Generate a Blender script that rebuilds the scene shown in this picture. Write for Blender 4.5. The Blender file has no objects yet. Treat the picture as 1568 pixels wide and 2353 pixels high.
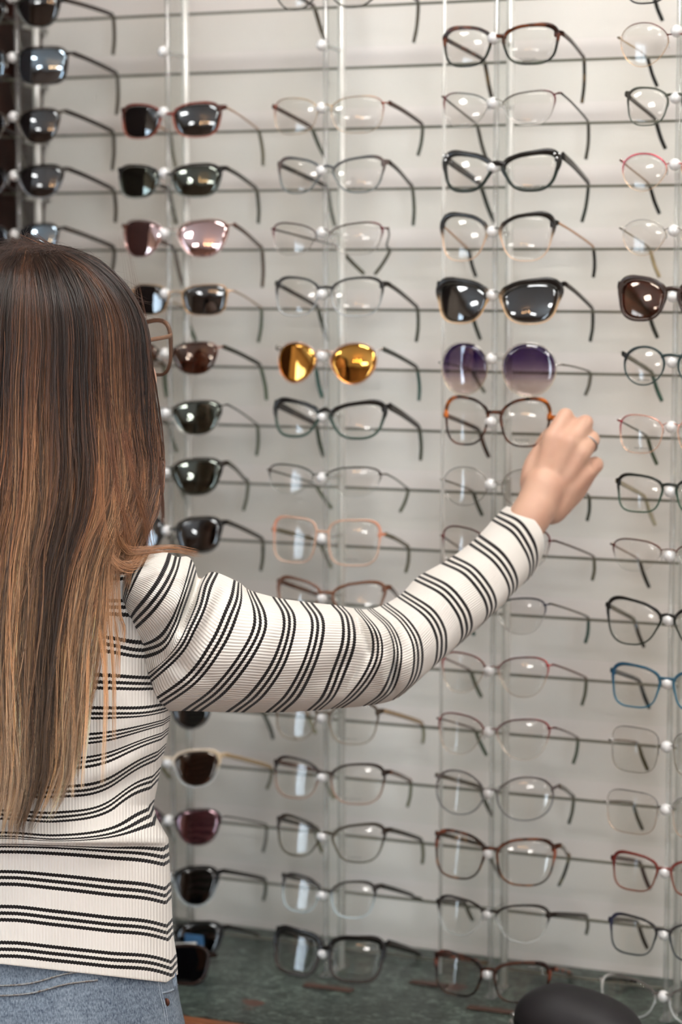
import bpy, math, random
import numpy as np
from mathutils import Vector
random.seed(7); rng = np.random.default_rng(7)
scn = bpy.context.scene
def schlick(nt, r0, extra=0.0):
    lw = nt.nodes.new('ShaderNodeLayerWeight'); lw.inputs[0].default_value = 0.5
    p = nt.nodes.new('ShaderNodeMath'); p.operation = 'POWER'; p.inputs[1].default_value = 5; nt.links.new(lw.outputs['Facing'], p.inputs[0])
    q = nt.nodes.new('ShaderNodeMath'); q.operation = 'MULTIPLY_ADD'; q.inputs[1].default_value = 0.75*(1-r0); q.inputs[2].default_value = r0+extra
    nt.links.new(p.outputs[0], q.inputs[0]); return q.outputs[0]
COL = scn.collection

# ------------------------------------------------------------------ camera
F = 5500.0
A = math.radians(23.7); TH = math.atan((1176.5-605)/F)
FW = np.array([-math.sin(A)*math.cos(TH), math.cos(A)*math.cos(TH), -math.sin(TH)])
RT = np.array([math.cos(A), math.sin(A), 0.0]); UP = np.cross(RT, FW)
CAM = np.array([-FW[0]*2.72, -0.165-FW[1]*2.72, 1.60])
def ray(px, py): return FW + (px-784)/F*RT - (py-1176.5)/F*UP
def un(px, py, Y):
    d = ray(px, py); return CAM + d*((Y-CAM[1])/d[1])
def unz(px, py, Z):
    d = ray(px, py); return CAM + d*((Z-CAM[2])/d[2])
def P(px, py, d):                      # point of the place seen at (px,py), d metres deep
    return CAM + ray(px, py)*d
cd = bpy.data.cameras.new('camera'); cam = bpy.data.objects.new('camera', cd); COL.objects.link(cam)
cam.location = CAM
cam.rotation_euler = Vector(FW).to_track_quat('-Z', 'Y').to_euler()
cd.sensor_fit = 'VERTICAL'; cd.sensor_height = 36; cd.sensor_width = 24
cd.lens = 36*F/2353; cd.clip_start = 0.05; cd.clip_end = 60
cd.dof.use_dof = True; cd.dof.focus_distance = 2.30; cd.dof.aperture_fstop = 3.6
scn.camera = cam

# ------------------------------------------------------------------ materials
def lin(c):
    out = []
    for v in c[:3]:
        v = v/255.0
        out.append(v/12.92 if v <= 0.04045 else ((v+0.055)/1.055)**2.4)
    return (*out, c[3] if len(c) > 3 else 1.0)
def newmat(name):
    m = bpy.data.materials.new(name); m.use_nodes = True
    nt = m.node_tree; nt.nodes.clear()
    out = nt.nodes.new('ShaderNodeOutputMaterial')
    return m, nt, out
def N(nt, t, **kw):
    n = nt.nodes.new(t)
    for k, v in kw.items():
        if k.startswith('i_'):
            n.inputs[k[2:].replace('_', ' ')].default_value = v
        else: setattr(n, k, v)
    return n
def L(nt, a, b): nt.links.new(a, b)
def pbr(name, col, rough=0.5, metal=0.0, noise=None, bump=None, coat=0.0, spec=0.5):
    """plain principled with a little procedural colour noise (colour2, scale) and bump (scale, strength)"""
    m, nt, out = newmat(name)
    b = N(nt, 'ShaderNodeBsdfPrincipled'); L(nt, b.outputs[0], out.inputs[0])
    b.inputs['Roughness'].default_value = rough; b.inputs['Metallic'].default_value = metal
    b.inputs['Coat Weight'].default_value = coat; b.inputs['Specular IOR Level'].default_value = spec
    b.inputs['Base Color'].default_value = lin(col)
    tc = N(nt, 'ShaderNodeTexCoord')
    if noise:
        c2, sc = noise[0], noise[1]
        mp = N(nt, 'ShaderNodeMapping'); L(nt, tc.outputs['Object'], mp.inputs[0])
        mp.inputs['Scale'].default_value = noise[2] if len(noise) > 2 else (1, 1, 1)
        t = N(nt, 'ShaderNodeTexNoise'); t.inputs['Scale'].default_value = sc; t.inputs['Detail'].default_value = 5
        L(nt, mp.outputs[0], t.inputs['Vector'])
        r = N(nt, 'ShaderNodeValToRGB'); r.color_ramp.elements[0].position = 0.35; r.color_ramp.elements[1].position = 0.68
        r.color_ramp.elements[0].color = lin(col); r.color_ramp.elements[1].color = lin(c2)
        L(nt, t.outputs['Fac'], r.inputs[0]); L(nt, r.outputs[0], b.inputs['Base Color'])
    if bump:
        t2 = N(nt, 'ShaderNodeTexNoise'); t2.inputs['Scale'].default_value = bump[0]
        L(nt, tc.outputs['Object'], t2.inputs['Vector'])
        bp = N(nt, 'ShaderNodeBump'); bp.inputs['Strength'].default_value = bump[1]; bp.inputs['Distance'].default_value = 0.001
        L(nt, t2.outputs['Fac'], bp.inputs['Height']); L(nt, bp.outputs[0], b.inputs['Normal'])
    return m

def frame_mat(name, metal=0.0, rough=0.2, tort=False):
    m, nt, out = newmat(name)
    b = N(nt, 'ShaderNodeBsdfPrincipled')
    b.inputs['Roughness'].default_value = rough; b.inputs['Metallic'].default_value = metal
    b.inputs['Coat Weight'].default_value = 0.0; b.inputs['Specular IOR Level'].default_value = 0.35
    at = N(nt, 'ShaderNodeAttribute', attribute_name='Col')
    src = at.outputs['Color']
    if tort:
        tc = N(nt, 'ShaderNodeTexCoord')
        t = N(nt, 'ShaderNodeTexNoise'); t.inputs['Scale'].default_value = 75; t.inputs['Detail'].default_value = 2
        L(nt, tc.outputs['Object'], t.inputs['Vector'])
        r = N(nt, 'ShaderNodeValToRGB'); r.color_ramp.elements[0].position = 0.46; r.color_ramp.elements[1].position = 0.60
        r.color_ramp.elements[0].color = (0.35, 0.35, 0.35, 1); r.color_ramp.elements[1].color = (2.3, 1.9, 1.5, 1)
        L(nt, t.outputs['Fac'], r.inputs[0])
        mx = N(nt, 'ShaderNodeMix', data_type='RGBA', blend_type='MULTIPLY'); mx.inputs[0].default_value = 1
        L(nt, src, mx.inputs[6]); L(nt, r.outputs[0], mx.inputs[7]); src = mx.outputs[2]
    L(nt, src, b.inputs['Base Color'])
    tr = N(nt, 'ShaderNodeBsdfTransparent'); tr.inputs[0].default_value = (0.93, 0.95, 0.95, 1)
    mix = N(nt, 'ShaderNodeMixShader')
    L(nt, at.outputs['Alpha'], mix.inputs[0]); L(nt, tr.outputs[0], mix.inputs[1]); L(nt, b.outputs[0], mix.inputs[2])
    L(nt, mix.outputs[0], out.inputs[0])
    return m
M_PLA = frame_mat('frame_acetate'); M_MET = frame_mat('frame_metal', 0.85, 0.25)
M_TOR = frame_mat('frame_tortoiseshell', tort=True)

_lens = {}
def lens_mat(kind):
    """kind: clear or (through colour, mirror colour, mirror amount[, gradient])"""
    if kind in _lens: return _lens[kind]
    m, nt, out = newmat('lens_' + str(len(_lens)))
    thr, mir, amt = kind[:3]
    tr = N(nt, 'ShaderNodeBsdfTransparent'); tr.inputs[0].default_value = lin(thr)
    gl = N(nt, 'ShaderNodeBsdfGlossy'); gl.inputs['Color'].default_value = lin(mir); gl.inputs['Roughness'].default_value = 0.03
    if len(kind) > 3:
        at = N(nt, 'ShaderNodeAttribute', attribute_name='Col')
        L(nt, at.outputs['Color'], tr.inputs[0])
    mr = schlick(nt, 0.028, amt)
    mix = N(nt, 'ShaderNodeMixShader'); L(nt, mr, mix.inputs[0])
    L(nt, tr.outputs[0], mix.inputs[1]); L(nt, gl.outputs[0], mix.inputs[2]); L(nt, mix.outputs[0], out.inputs[0])
    _lens[kind] = m
    return m
CLEAR = ((250, 250, 249), (255, 255, 255), 0.0)
DARK = ((95, 94, 92), (235, 240, 245), 0.10)
GRN = ((98, 102, 92), (230, 240, 230), 0.09)
BRN = ((135, 82, 60), (240, 225, 210), 0.07)
BRD = ((105, 60, 40), (240, 225, 210), 0.06)
BLU = ((105, 112, 118), (190, 210, 225), 0.38)
PNK = ((130, 95, 85), (250, 222, 222), 0.62)
GLD = ((140, 100, 45), (222, 166, 84), 0.75)
MAU = ((150, 105, 115), (225, 190, 200), 0.18)
GRA = ((150, 140, 175), (255, 255, 255), 0.06, 'g')

def haze_mat(name, tint, haze, white, gl=0.08, rough=0.05):
    m, nt, out = newmat(name)
    tr = N(nt, 'ShaderNodeBsdfTransparent'); tr.inputs[0].default_value = lin(tint)
    df = N(nt, 'ShaderNodeBsdfDiffuse'); df.inputs[0].default_value = lin(white)
    g = N(nt, 'ShaderNodeBsdfGlossy'); g.inputs['Roughness'].default_value = rough
    m1 = N(nt, 'ShaderNodeMixShader'); m1.inputs[0].default_value = haze
    L(nt, tr.outputs[0], m1.inputs[1]); L(nt, df.outputs[0], m1.inputs[2])
    mm = schlick(nt, 0.02, gl)
    m2 = N(nt, 'ShaderNodeMixShader'); L(nt, mm, m2.inputs[0])
    L(nt, m1.outputs[0], m2.inputs[1]); L(nt, g.outputs[0], m2.inputs[2]); L(nt, m2.outputs[0], out.inputs[0])
    return m
M_ROD = haze_mat('clear_acrylic_rod', (240, 241, 240), 0.10, (240, 240, 238), 0.05)
M_POST = haze_mat('frosted_acrylic_post', (238, 239, 237), 0.48, (250, 248, 242), 0.06, 0.15)
M_WEB = haze_mat('clear_acrylic_web', (250, 251, 250), 0.02, (240, 242, 240), 0.0)
M_STRIP = haze_mat('shelf_glass', (254, 255, 254), 0.010, (214, 220, 212), -0.018, 0.25)
M_EDGE = pbr('glass_edge_dark_green', (88, 90, 80), 0.25, noise=((112, 110, 98), 12))
M_BALL = haze_mat('pearly_acrylic_ball', (225, 228, 228), 0.70, (250, 250, 248), 0.12, 0.12)

# ------------------------------------------------------------------ mesh helpers
def link(o, parent=None):
    COL.objects.link(o)
    if parent is not None: o.parent = parent
    return o
def mesh_obj(name, V, Fc, mat, parent=None, smooth=True, col=None, uv=None, origin=None):
    me = bpy.data.meshes.new(name)
    V = np.asarray(V, float)
    if origin is None and parent is None: origin = V.mean(0); 
    off = np.zeros(3)
    if parent is not None: off = ORG.get(parent.name, np.zeros(3))
    elif origin is not None: off = np.asarray(origin, float)
    me.from_pydata([tuple(v) for v in (V-off)], [], [tuple(f) for f in Fc])
    me.materials.append(mat)
    if smooth:
        me.polygons.foreach_set('use_smooth', [True]*len(me.polygons))
    if col is not None:
        ca = me.color_attributes.new('Col', 'FLOAT_COLOR', 'POINT')
        ca.data.foreach_set('color', np.asarray(col, np.float32).ravel())
    if uv is not None:
        ul = me.uv_layers.new(name='UVMap')
        idx = np.empty(len(me.loops), np.int32); me.loops.foreach_get('vertex_index', idx)
        ul.data.foreach_set('uv', np.asarray(uv, np.float32)[idx].ravel())
    me.update()
    o = bpy.data.objects.new(name, me); link(o, parent)
    if parent is None: o.location = off
    ORG[o.name] = off
    return o
ORG = {}
def empty(name, loc):
    o = bpy.data.objects.new(name, None); o.empty_display_size = 0.02; link(o); o.location = loc
    ORG[o.name] = np.asarray(loc, float); return o
def tag(o, label=None, cat=None, group=None, kind=None):
    if label: o['label'] = label
    if cat: o['category'] = cat
    if group: o['group'] = group
    if kind: o['kind'] = kind
    return o
def sweep(pts, a, b, col=None, closed=False, k=10, power=1.0):
    """tube: pts (n,3); a,b half-axis vectors (n,3). returns V,F,C"""
    pts = np.asarray(pts, float); a = np.asarray(a, float); b = np.asarray(b, float)
    n = len(pts); V = []; C = []
    an = [2*math.pi*i/k for i in range(k)]
    for i in range(n):
        for t in an:
            c, s = math.cos(t), math.sin(t)
            c = math.copysign(abs(c)**power, c); s = math.copysign(abs(s)**power, s)
            V.append(pts[i]+a[i]*c+b[i]*s)
            if col is not None: C.append(col[i])
    Fc = []
    for i in range(n if closed else n-1):
        j = (i+1) % n
        for q in range(k):
            r = (q+1) % k
            Fc.append((i*k+q, i*k+r, j*k+r, j*k+q))
    if not closed:
        Fc.append(tuple(range(k-1, -1, -1))); Fc.append(tuple((n-1)*k+q for q in range(k)))
    return V, Fc, C
def join(*parts):
    V, Fc, C = [], [], []
    for v, f, c in parts:
        o = len(V); V += list(v); Fc += [tuple(i+o for i in q) for q in f]; C += list(c)
    return V, Fc, C
def tube(p, r, k=10, col=None, closed=False):
    """round tube along polyline p with radius r (float or list)"""
    p = np.asarray(p, float); n = len(p)
    r = np.full(n, r) if np.isscalar(r) else np.asarray(r)
    a, b = [], []
    for i in range(n):
        t = p[(i+1) % n if closed else min(i+1, n-1)]-p[(i-1) if (closed or i > 0) else 0]
        t /= np.linalg.norm(t)+1e-9
        ref = np.array([0, 0, 1.0]) if abs(t[2]) < 0.9 else np.array([0, 1.0, 0])
        u = np.cross(t, ref); u /= np.linalg.norm(u); w = np.cross(u, t)
        a.append(u*r[i]); b.append(w*r[i])
    return sweep(p, a, b, [col]*n if col is not None else None, closed, k)
def spline(pts, m):
    """catmull-rom through pts, m samples per span"""
    p = np.asarray(pts, float); p = np.vstack([2*p[0]-p[1], p, 2*p[-1]-p[-2]]); out = []
    for i in range(1, len(p)-2):
        for j in range(m):
            t = j/m
            out.append(0.5*((2*p[i])+(-p[i-1]+p[i+1])*t+(2*p[i-1]-5*p[i]+4*p[i+1]-p[i+2])*t*t+(-p[i-1]+3*p[i]-3*p[i+1]+p[i+2])*t**3))
    out.append(p[-2]); return np.array(out)
def box(x0, x1, y0, y1, z0, z1, bev=0.0):
    """box with chamfered vertical and horizontal edges"""
    if bev <= 0:
        V = [(x, y, z) for x in (x0, x1) for y in (y0, y1) for z in (z0, z1)]
        return V, [(0, 1, 3, 2), (4, 6, 7, 5), (0, 4, 5, 1), (2, 3, 7, 6), (0, 2, 6, 4), (1, 5, 7, 3)], []
    import bmesh
    bm = bmesh.new()
    v = [bm.verts.new((x, y, z)) for x in (x0, x1) for y in (y0, y1) for z in (z0, z1)]
    for f in [(0, 1, 3, 2), (4, 6, 7, 5), (0, 4, 5, 1), (2, 3, 7, 6), (0, 2, 6, 4), (1, 5, 7, 3)]:
        bm.faces.new([v[i] for i in f])
    bmesh.ops.bevel(bm, geom=bm.edges[:], offset=bev, segments=2, affect='EDGES', profile=0.5)
    bm.verts.index_update()
    V = [tuple(q.co) for q in bm.verts]; Fc = [tuple(q.index for q in f.verts) for f in bm.faces]
    bm.free(); return V, Fc, []
def sphere(c, r, nu=20, nv=12, sx=1, sy=1, sz=1):
    V = [(c[0], c[1], c[2]+r*sz)]; Fc = []
    for i in range(1, nv):
        ph = math.pi*i/nv
        for j in range(nu):
            t = 2*math.pi*j/nu
            V.append((c[0]+r*sx*math.sin(ph)*math.cos(t), c[1]+r*sy*math.sin(ph)*math.sin(t), c[2]+r*sz*math.cos(ph)))
    V.append((c[0], c[1], c[2]-r*sz))
    for j in range(nu):
        Fc.append((0, 1+j, 1+(j+1) % nu))
        for i in range(nv-2):
            a = 1+i*nu; b = a+nu
            Fc.append((a+j, b+j, b+(j+1) % nu, a+(j+1) % nu))
        a = 1+(nv-2)*nu
        Fc.append((a+j, len(V)-1, a+(j+1) % nu))
    return V, Fc, []
def put(name, g, mat, parent=None, smooth=True, **kw):
    v, f, c = g
    return mesh_obj(name, v, f, mat, parent, smooth, col=c if len(c) else None, **kw)

# ------------------------------------------------------------------ the rack: numbers measured on the place
YR = -0.055                                   # plane of the glass strips
YF = -0.170                                   # plane of the bridges
def rail_z(k): return 1.8960-0.0700*k
COLX = [-0.4240, -0.2221, -0.0222, 0.1815, 0.3860]
def ball_z(k): return rail_z(k)+0.0155+0.0012*k*0.6
ZC = 0.7717                                   # worktop height
# ------------------------------------------------------------------ room
M_BOARD = pbr('white_melamine', (226, 220, 215), 0.36, noise=((221, 215, 210), 3.0), spec=0.4)
M_WOOD = pbr('dark_red_wood', (52, 26, 18), 0.55, noise=((30, 14, 10), 9, (6, 6, 0.6)), spec=0.2)
M_FLOOR = pbr('oak_floor', (120, 88, 62), 0.45, noise=((98, 68, 46), 6, (1, 8, 1)))
M_CEIL = pbr('white_ceiling', (232, 230, 226), 0.8, noise=((225, 223, 219), 30))
M_PAINT = pbr('warm_wall_paint', (176, 158, 140), 0.7, noise=((168, 150, 133), 2))
M_BROWN = pbr('brown_wall_paint', (112, 84, 66), 0.6, noise=((100, 74, 58), 2))
M_WORK = None
XL, XR_, YB, ZT = -2.6, 3.0, -6.4, 2.75
def st(name, g, mat, **kw):
    o = put(name, g, mat, smooth=False, **kw); o['kind'] = 'structure'; return o
XB = -0.4822                                  # left edge of the white board
st('wall_back', box(XB, XR_, 0.0, 0.02, ZC-0.02, ZT), M_BOARD)
st('wall_back_lower', box(XL, XR_, 0.021, 0.06, 0, ZT), M_PAINT)
st('trim_1', box(-1.5, XB-0.001, -0.012, 0.02, ZC-0.02, ZT), M_WOOD)
st('trim_2', box(-0.55, -0.515, -0.48, -0.0125, 0, ZT), M_WOOD)  # wood side panel, brought forward to block window light and bounce brown
st('floor', box(XL, XR_, YB, 0.06, -0.05, 0), M_FLOOR)
st('ceiling', box(XL, XR_, YB, 0.06, ZT, ZT+0.05), M_CEIL)
st('wall_front', box(XL, XR_, YB-0.1, YB, 0, ZT), M_BROWN)
fy0, fy1 = -5.6, -3.9
st('wall_right', join(box(XR_, XR_+0.1, YB, fy0, 0, ZT), box(XR_, XR_+0.1, fy1, 0.06, 0, ZT), box(XR_, XR_+0.1, fy0, fy1, 0, 0.5), box(XR_, XR_+0.1, fy0, fy1, 2.35, ZT)), M_BROWN)
# left wall with a tall shop window
wy0, wy1, wz0, wz1 = -4.6, -2.6, 0.75, 2.25
gl = join(box(XL-0.1, XL, wy1, 0.06, 0, ZT), box(XL-0.1, XL, YB, wy0, 0, ZT), box(XL-0.1, XL, wy0, wy1, 0, wz0), box(XL-0.1, XL, wy0, wy1, wz1, ZT))
st('wall_left', gl, M_PAINT)
M_WFR = pbr('white_window_frame', (225, 225, 222), 0.4, noise=((218, 218, 214), 20))
wf = join(box(XL-0.07, XL+0.01, wy0, wy1, wz0, wz0+0.05), box(XL-0.07, XL+0.01, wy0, wy1, wz1-0.05, wz1),
          *[box(XL-0.07, XL+0.01, y, y+0.05, wz0, wz1) for y in (wy0, (wy0+wy1)/2-0.025, wy1-0.05)])
w1 = st('window_1', wf, M_WFR)
M_PANE = haze_mat('window_glass', (240, 244, 246), 0.0, (200, 200, 200), 0.1)
put('pane', box(XL-0.05, XL-0.044, wy0+0.04, wy1-0.04, wz0+0.04, wz1-0.04), M_PANE, parent=w1, smooth=False)

wf = join(box(XR_-0.01, XR_+0.07, fy0, fy1, 0.5, 0.55), box(XR_-0.01, XR_+0.07, fy0, fy1, 2.30, 2.35), *[box(XR_-0.01, XR_+0.07, y, y+0.05, 0.5, 2.35) for y in (fy0, (fy0+fy1)/2-0.025, fy1-0.05)])
w2 = st('added_window', wf, M_WFR)  # unseen window, added to brighten the display wall from the right
put('pane', box(XR_+0.044, XR_+0.05, fy0+0.04, fy1-0.04, 0.54, 2.31), M_PANE, parent=w2, smooth=False)
def emat(name, col, s):
    m, nt, out = newmat(name); e = N(nt, 'ShaderNodeEmission'); e.inputs[0].default_value = lin(col); e.inputs[1].default_value = s
    L(nt, e.outputs[0], out.inputs[0]); return m
M_LAMP = emat('lamp_diffuser', (255, 251, 246), 24)
M_BULB = emat('warm_bulb', (255, 196, 140), 30)
M_ALU = pbr('brushed_aluminium', (190, 190, 188), 0.35, 0.9, noise=((170, 170, 168), 40))
spots = [(0.35, -0.85), (1.8, -0.95), (-1.85, -1.95), (-1.55, -3.45), (-1.2, -5.2), (2.3, -1.9), (2.3, -3.6), (1.2, -5.4)]  # panels close to the display wall and right wall are added fill light
wh = ['added to wash the display wall, middle', 'added to wash the display wall, right end', 'by the shop window near the rack', 'by the shop window further back', 'at the far end by the window', 'added as fill beside the right wall', 'added as fill by the right wall further back', 'at the far end behind the camera']
for (x, y), w in zip(spots, wh):
    t = tag(empty('ceiling_light', (x, y, ZT)), 'rectangular fluorescent ceiling panel ' + w, 'ceiling light', 'ceiling light panels')
    fr = join(*[box(x-0.31, x+0.31, y+s*0.155-0.008, y+s*0.155+0.008, ZT-0.03, ZT) for s in (-1, 1)],
              *[box(x+s*0.31-0.008, x+s*0.31+0.008, y-0.16, y+0.16, ZT-0.03, ZT) for s in (-1, 1)])
    put('frame', fr, M_ALU, t, False)
    put('diffuser', box(x-0.30, x+0.30, y-0.147, y+0.147, ZT-0.022, ZT-0.014), M_LAMP, t, False)
for i, x in enumerate((0.0, 0.3, 0.6)):
    t = tag(empty('pendant_lamp', (x, -4.3, ZT)), ('left', 'middle', 'right')[i] + ' one of three warm round pendant bulbs behind the camera', 'lamp', 'warm pendant bulbs')
    put('cord', tube([(x, -4.3, ZT), (x, -4.3, 2.58)], 0.004), pbr('black_cord', (20, 20, 20), 0.6), t)
    put('bulb', sphere((x, -4.3, 2.55), 0.036), M_BULB, t)
W = bpy.data.worlds.new('daylight'); scn.world = W; W.use_nodes = True
bg = W.node_tree.nodes['Background']; bg.inputs[0].default_value = lin((214, 228, 245)); bg.inputs[1].default_value = 3.6
ld = bpy.data.lights.new('window_daylight', 'AREA'); ld.shape = 'RECTANGLE'; ld.size = 2.0; ld.size_y = 1.5; ld.energy = 55; ld.color = (0.86, 0.93, 1.0)
lo = bpy.data.objects.new('window_daylight', ld); COL.objects.link(lo); lo.location = (XL-0.16, (wy0+wy1)/2, (wz0+wz1)/2); lo.rotation_euler = (0, -math.pi/2, 0)

l2 = bpy.data.lights.new('added_side_light', 'AREA'); l2.shape = 'RECTANGLE'; l2.size = 1.8; l2.size_y = 1.65; l2.energy = 100; l2.color = (0.97, 0.98, 1.0)  # extra light behind the added window, fills the board and her back
l2o = bpy.data.objects.new('added_side_light', l2); COL.objects.link(l2o); l2o.location = (XR_+0.16, (fy0+fy1)/2, 1.43); l2o.rotation_euler = (0, math.pi/2, 0)

# counter
m, nt, out = newmat('green_mottled_worktop'); M_WORK = m
b = N(nt, 'ShaderNodeBsdfPrincipled'); b.inputs['Roughness'].default_value = 0.42; L(nt, b.outputs[0], out.inputs[0])
tc = N(nt, 'ShaderNodeTexCoord'); mp = N(nt, 'ShaderNodeMapping'); mp.inputs['Scale'].default_value = (1, 1.3, 1); L(nt, tc.outputs['Object'], mp.inputs[0])
t1 = N(nt, 'ShaderNodeTexNoise'); t1.inputs['Scale'].default_value = 85; t1.inputs['Detail'].default_value = 5; t1.inputs['Distortion'].default_value = 1.2; L(nt, mp.outputs[0], t1.inputs['Vector'])
r1 = N(nt, 'ShaderNodeValToRGB'); e = r1.color_ramp.elements
e[0].position = 0.36; e[0].color = lin((40, 46, 43)); e[1].position = 0.7; e[1].color = lin((112, 128, 118))
x = e.new(0.54); x.color = lin((66, 77, 71)); L(nt, t1.outputs['Fac'], r1.inputs[0])
t2 = N(nt, 'ShaderNodeTexNoise'); t2.inputs['Scale'].default_value = 9; L(nt, mp.outputs[0], t2.inputs['Vector'])
r2 = N(nt, 'ShaderNodeValToRGB'); r2.color_ramp.elements[0].position = 0.69; r2.color_ramp.elements[1].position = 0.71
L(nt, t2.outputs['Fac'], r2.inputs[0])
mx = N(nt, 'ShaderNodeMix', data_type='RGBA'); mx.inputs[7].default_value = lin((84, 52, 42)); L(nt, r2.outputs[0], mx.inputs[0]); L(nt, r1.outputs[0], mx.inputs[6])
L(nt, mx.outputs[2], b.inputs['Base Color'])
cxl, cxr, cyf = -0.513, 1.6, -0.345
ct = tag(empty('counter', ((cxl+cxr)/2, -0.17, 0)), 'low wall counter with mottled dark green worktop and wood edge below the glasses', 'counter')
put('worktop', box(cxl, cxr, cyf, -0.001, ZC-0.03, ZC-0.0005), M_WORK, ct, False)
put('edge_strip', box(cxl, cxr, cyf-0.018, cyf-0.0005, ZC-0.034, ZC-0.0015, 0.002), pbr('orange_wood_edge', (150, 92, 58), 0.4, noise=((120, 70, 42), 20, (0.3, 1, 1))), ct, False)
put('body', box(cxl+0.02, cxr-0.02, cyf+0.03, -0.001, 0.08, ZC-0.031), M_WOOD, ct, False)
put('plinth', box(cxl+0.04, cxr-0.04, cyf+0.07, -0.001, 0, 0.079), pbr('black_plinth', (25, 22, 20), 0.6), ct, False)
for i in range(4):
    xa = cxl+0.03+i*0.52
    d = put('door', box(xa, xa+0.51, cyf+0.008, cyf+0.029, 0.09, ZC-0.045, 0.003), M_WOOD, ct, False)
    put('handle', join(tube([(xa+0.45, cyf-0.012, 0.5), (xa+0.45, cyf-0.012, 0.62)], 0.005), tube([(xa+0.45, cyf-0.012, 0.51), (xa+0.45, cyf+0.009, 0.51)], 0.003), tube([(xa+0.45, cyf-0.012, 0.61), (xa+0.45, cyf+0.009, 0.61)], 0.003)), M_ALU, d)
# small red-brown wood slips lying on the worktop
for (px, py, w) in ((755, 2271, 0.03), (1130, 2322, 0.028), (985, 2262, 0.022)):
    c = unz(px, py, ZC)
    lab = {755: 'thin reddish wood slip lying on the green worktop below black square glasses', 1130: 'thin reddish wood slip lying on the worktop below the tortoiseshell glasses beside the black case',
           985: 'short reddish wood slip lying on the worktop between two lowest frames'}[px]
    tag(put('wood_slip', box(c[0]-w, c[0]+w, c[1]-0.006, c[1]+0.006, ZC, ZC+0.002, 0.0006), pbr('reddish_wood_slip', (84, 58, 47), 0.5, noise=((66, 46, 38), 30)), None, False), lab, 'wood slip')

# ------------------------------------------------------------------ glass strips the temples rest on
ordn = ['top', 'second', 'third', 'fourth', 'fifth', 'sixth', 'seventh', 'eighth', 'ninth', 'tenth', 'eleventh', 'twelfth', 'thirteenth', 'fourteenth', 'fifteenth', 'sixteenth', 'lowest']
for k in range(17):
    z = rail_z(k); x0, x1 = -0.51, 0.80
    lab = ('topmost' if k == 0 else 'lowest' if k == 16 else ordn[k]+' from top') + ' of the dark-edged glass strips across the white wall'
    t = tag(empty('glass_strip', ((x0+x1)/2, YR, z-0.03)), lab, 'glass strip', 'glass strips behind the glasses')
    h = 0.046
    if k == 16: h = max(0.0, 0)
    if k < 16: put('pane', box(x0, x1, YR-0.0012, YR+0.0012, z-h, z-0.0017), M_STRIP, t, False)
    put('edge', box(x0, x1, YR-0.0017, YR+0.0017, z-0.0017, z+0.0014, 0.0005), M_EDGE, t, False)
    for xx in (x0+0.034, x1-0.004) if k < 16 else ():
        put('standoff', tube([(xx, YR, z-0.006), (xx, 0.0, z-0.006)], 0.003), M_ALU, t)

# ------------------------------------------------------------------ clear uprights with pegs
names = ['leftmost', 'second', 'third', 'fourth', 'rightmost']
where = ['before dark wood', 'holding sunglasses by the woman\'s head', 'behind the woman\'s upper arm', 'under the reaching hand', 'at the right edge']
for c, X in enumerate(COLX):
    zlo = ZC
    t = tag(empty('acrylic_upright', (X, -0.113, zlo)), names[c]+' clear acrylic upright with white ball pegs, '+where[c], 'display upright', 'acrylic uprights of the glasses rack')
    ztop = 2.3
    put('post', tube([(X, -0.113, zlo), (X, -0.113, ztop)], 0.0046, 14), M_POST, t)
    put('rod', tube([(X, -0.157, zlo), (X, -0.157, ztop)], 0.0033, 12), M_ROD, t)
    put('web', box(X-0.0008, X+0.0008, -0.154, -0.118, zlo, ztop), M_WEB, t, False)
    put('foot', box(X-0.007, X+0.007, -0.163, -0.107, zlo, zlo+0.003, 0.001), M_ROD, t, False)
    for k in range(-3, 17):
        z = ball_z(k)
        pg = put('peg', tube([(X, -0.108, z-0.002), (X, -0.166, z)], 0.0026, 10), M_ROD, t)
        ORG[pg.name] = ORG[t.name]
        bl = put('ball', sphere((X, -0.168, z), 0.0066, 18, 12), M_BALL, pg)
# a thin clear upright with no pegs and a board joint
X = 0.0945
t = tag(put('acrylic_rod', tube([(X, -0.09, ZC), (X, -0.09, 2.3)], 0.0022, 10), M_POST), 'thin clear acrylic rod without pegs left of the column the hand reaches into', 'rod')
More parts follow.
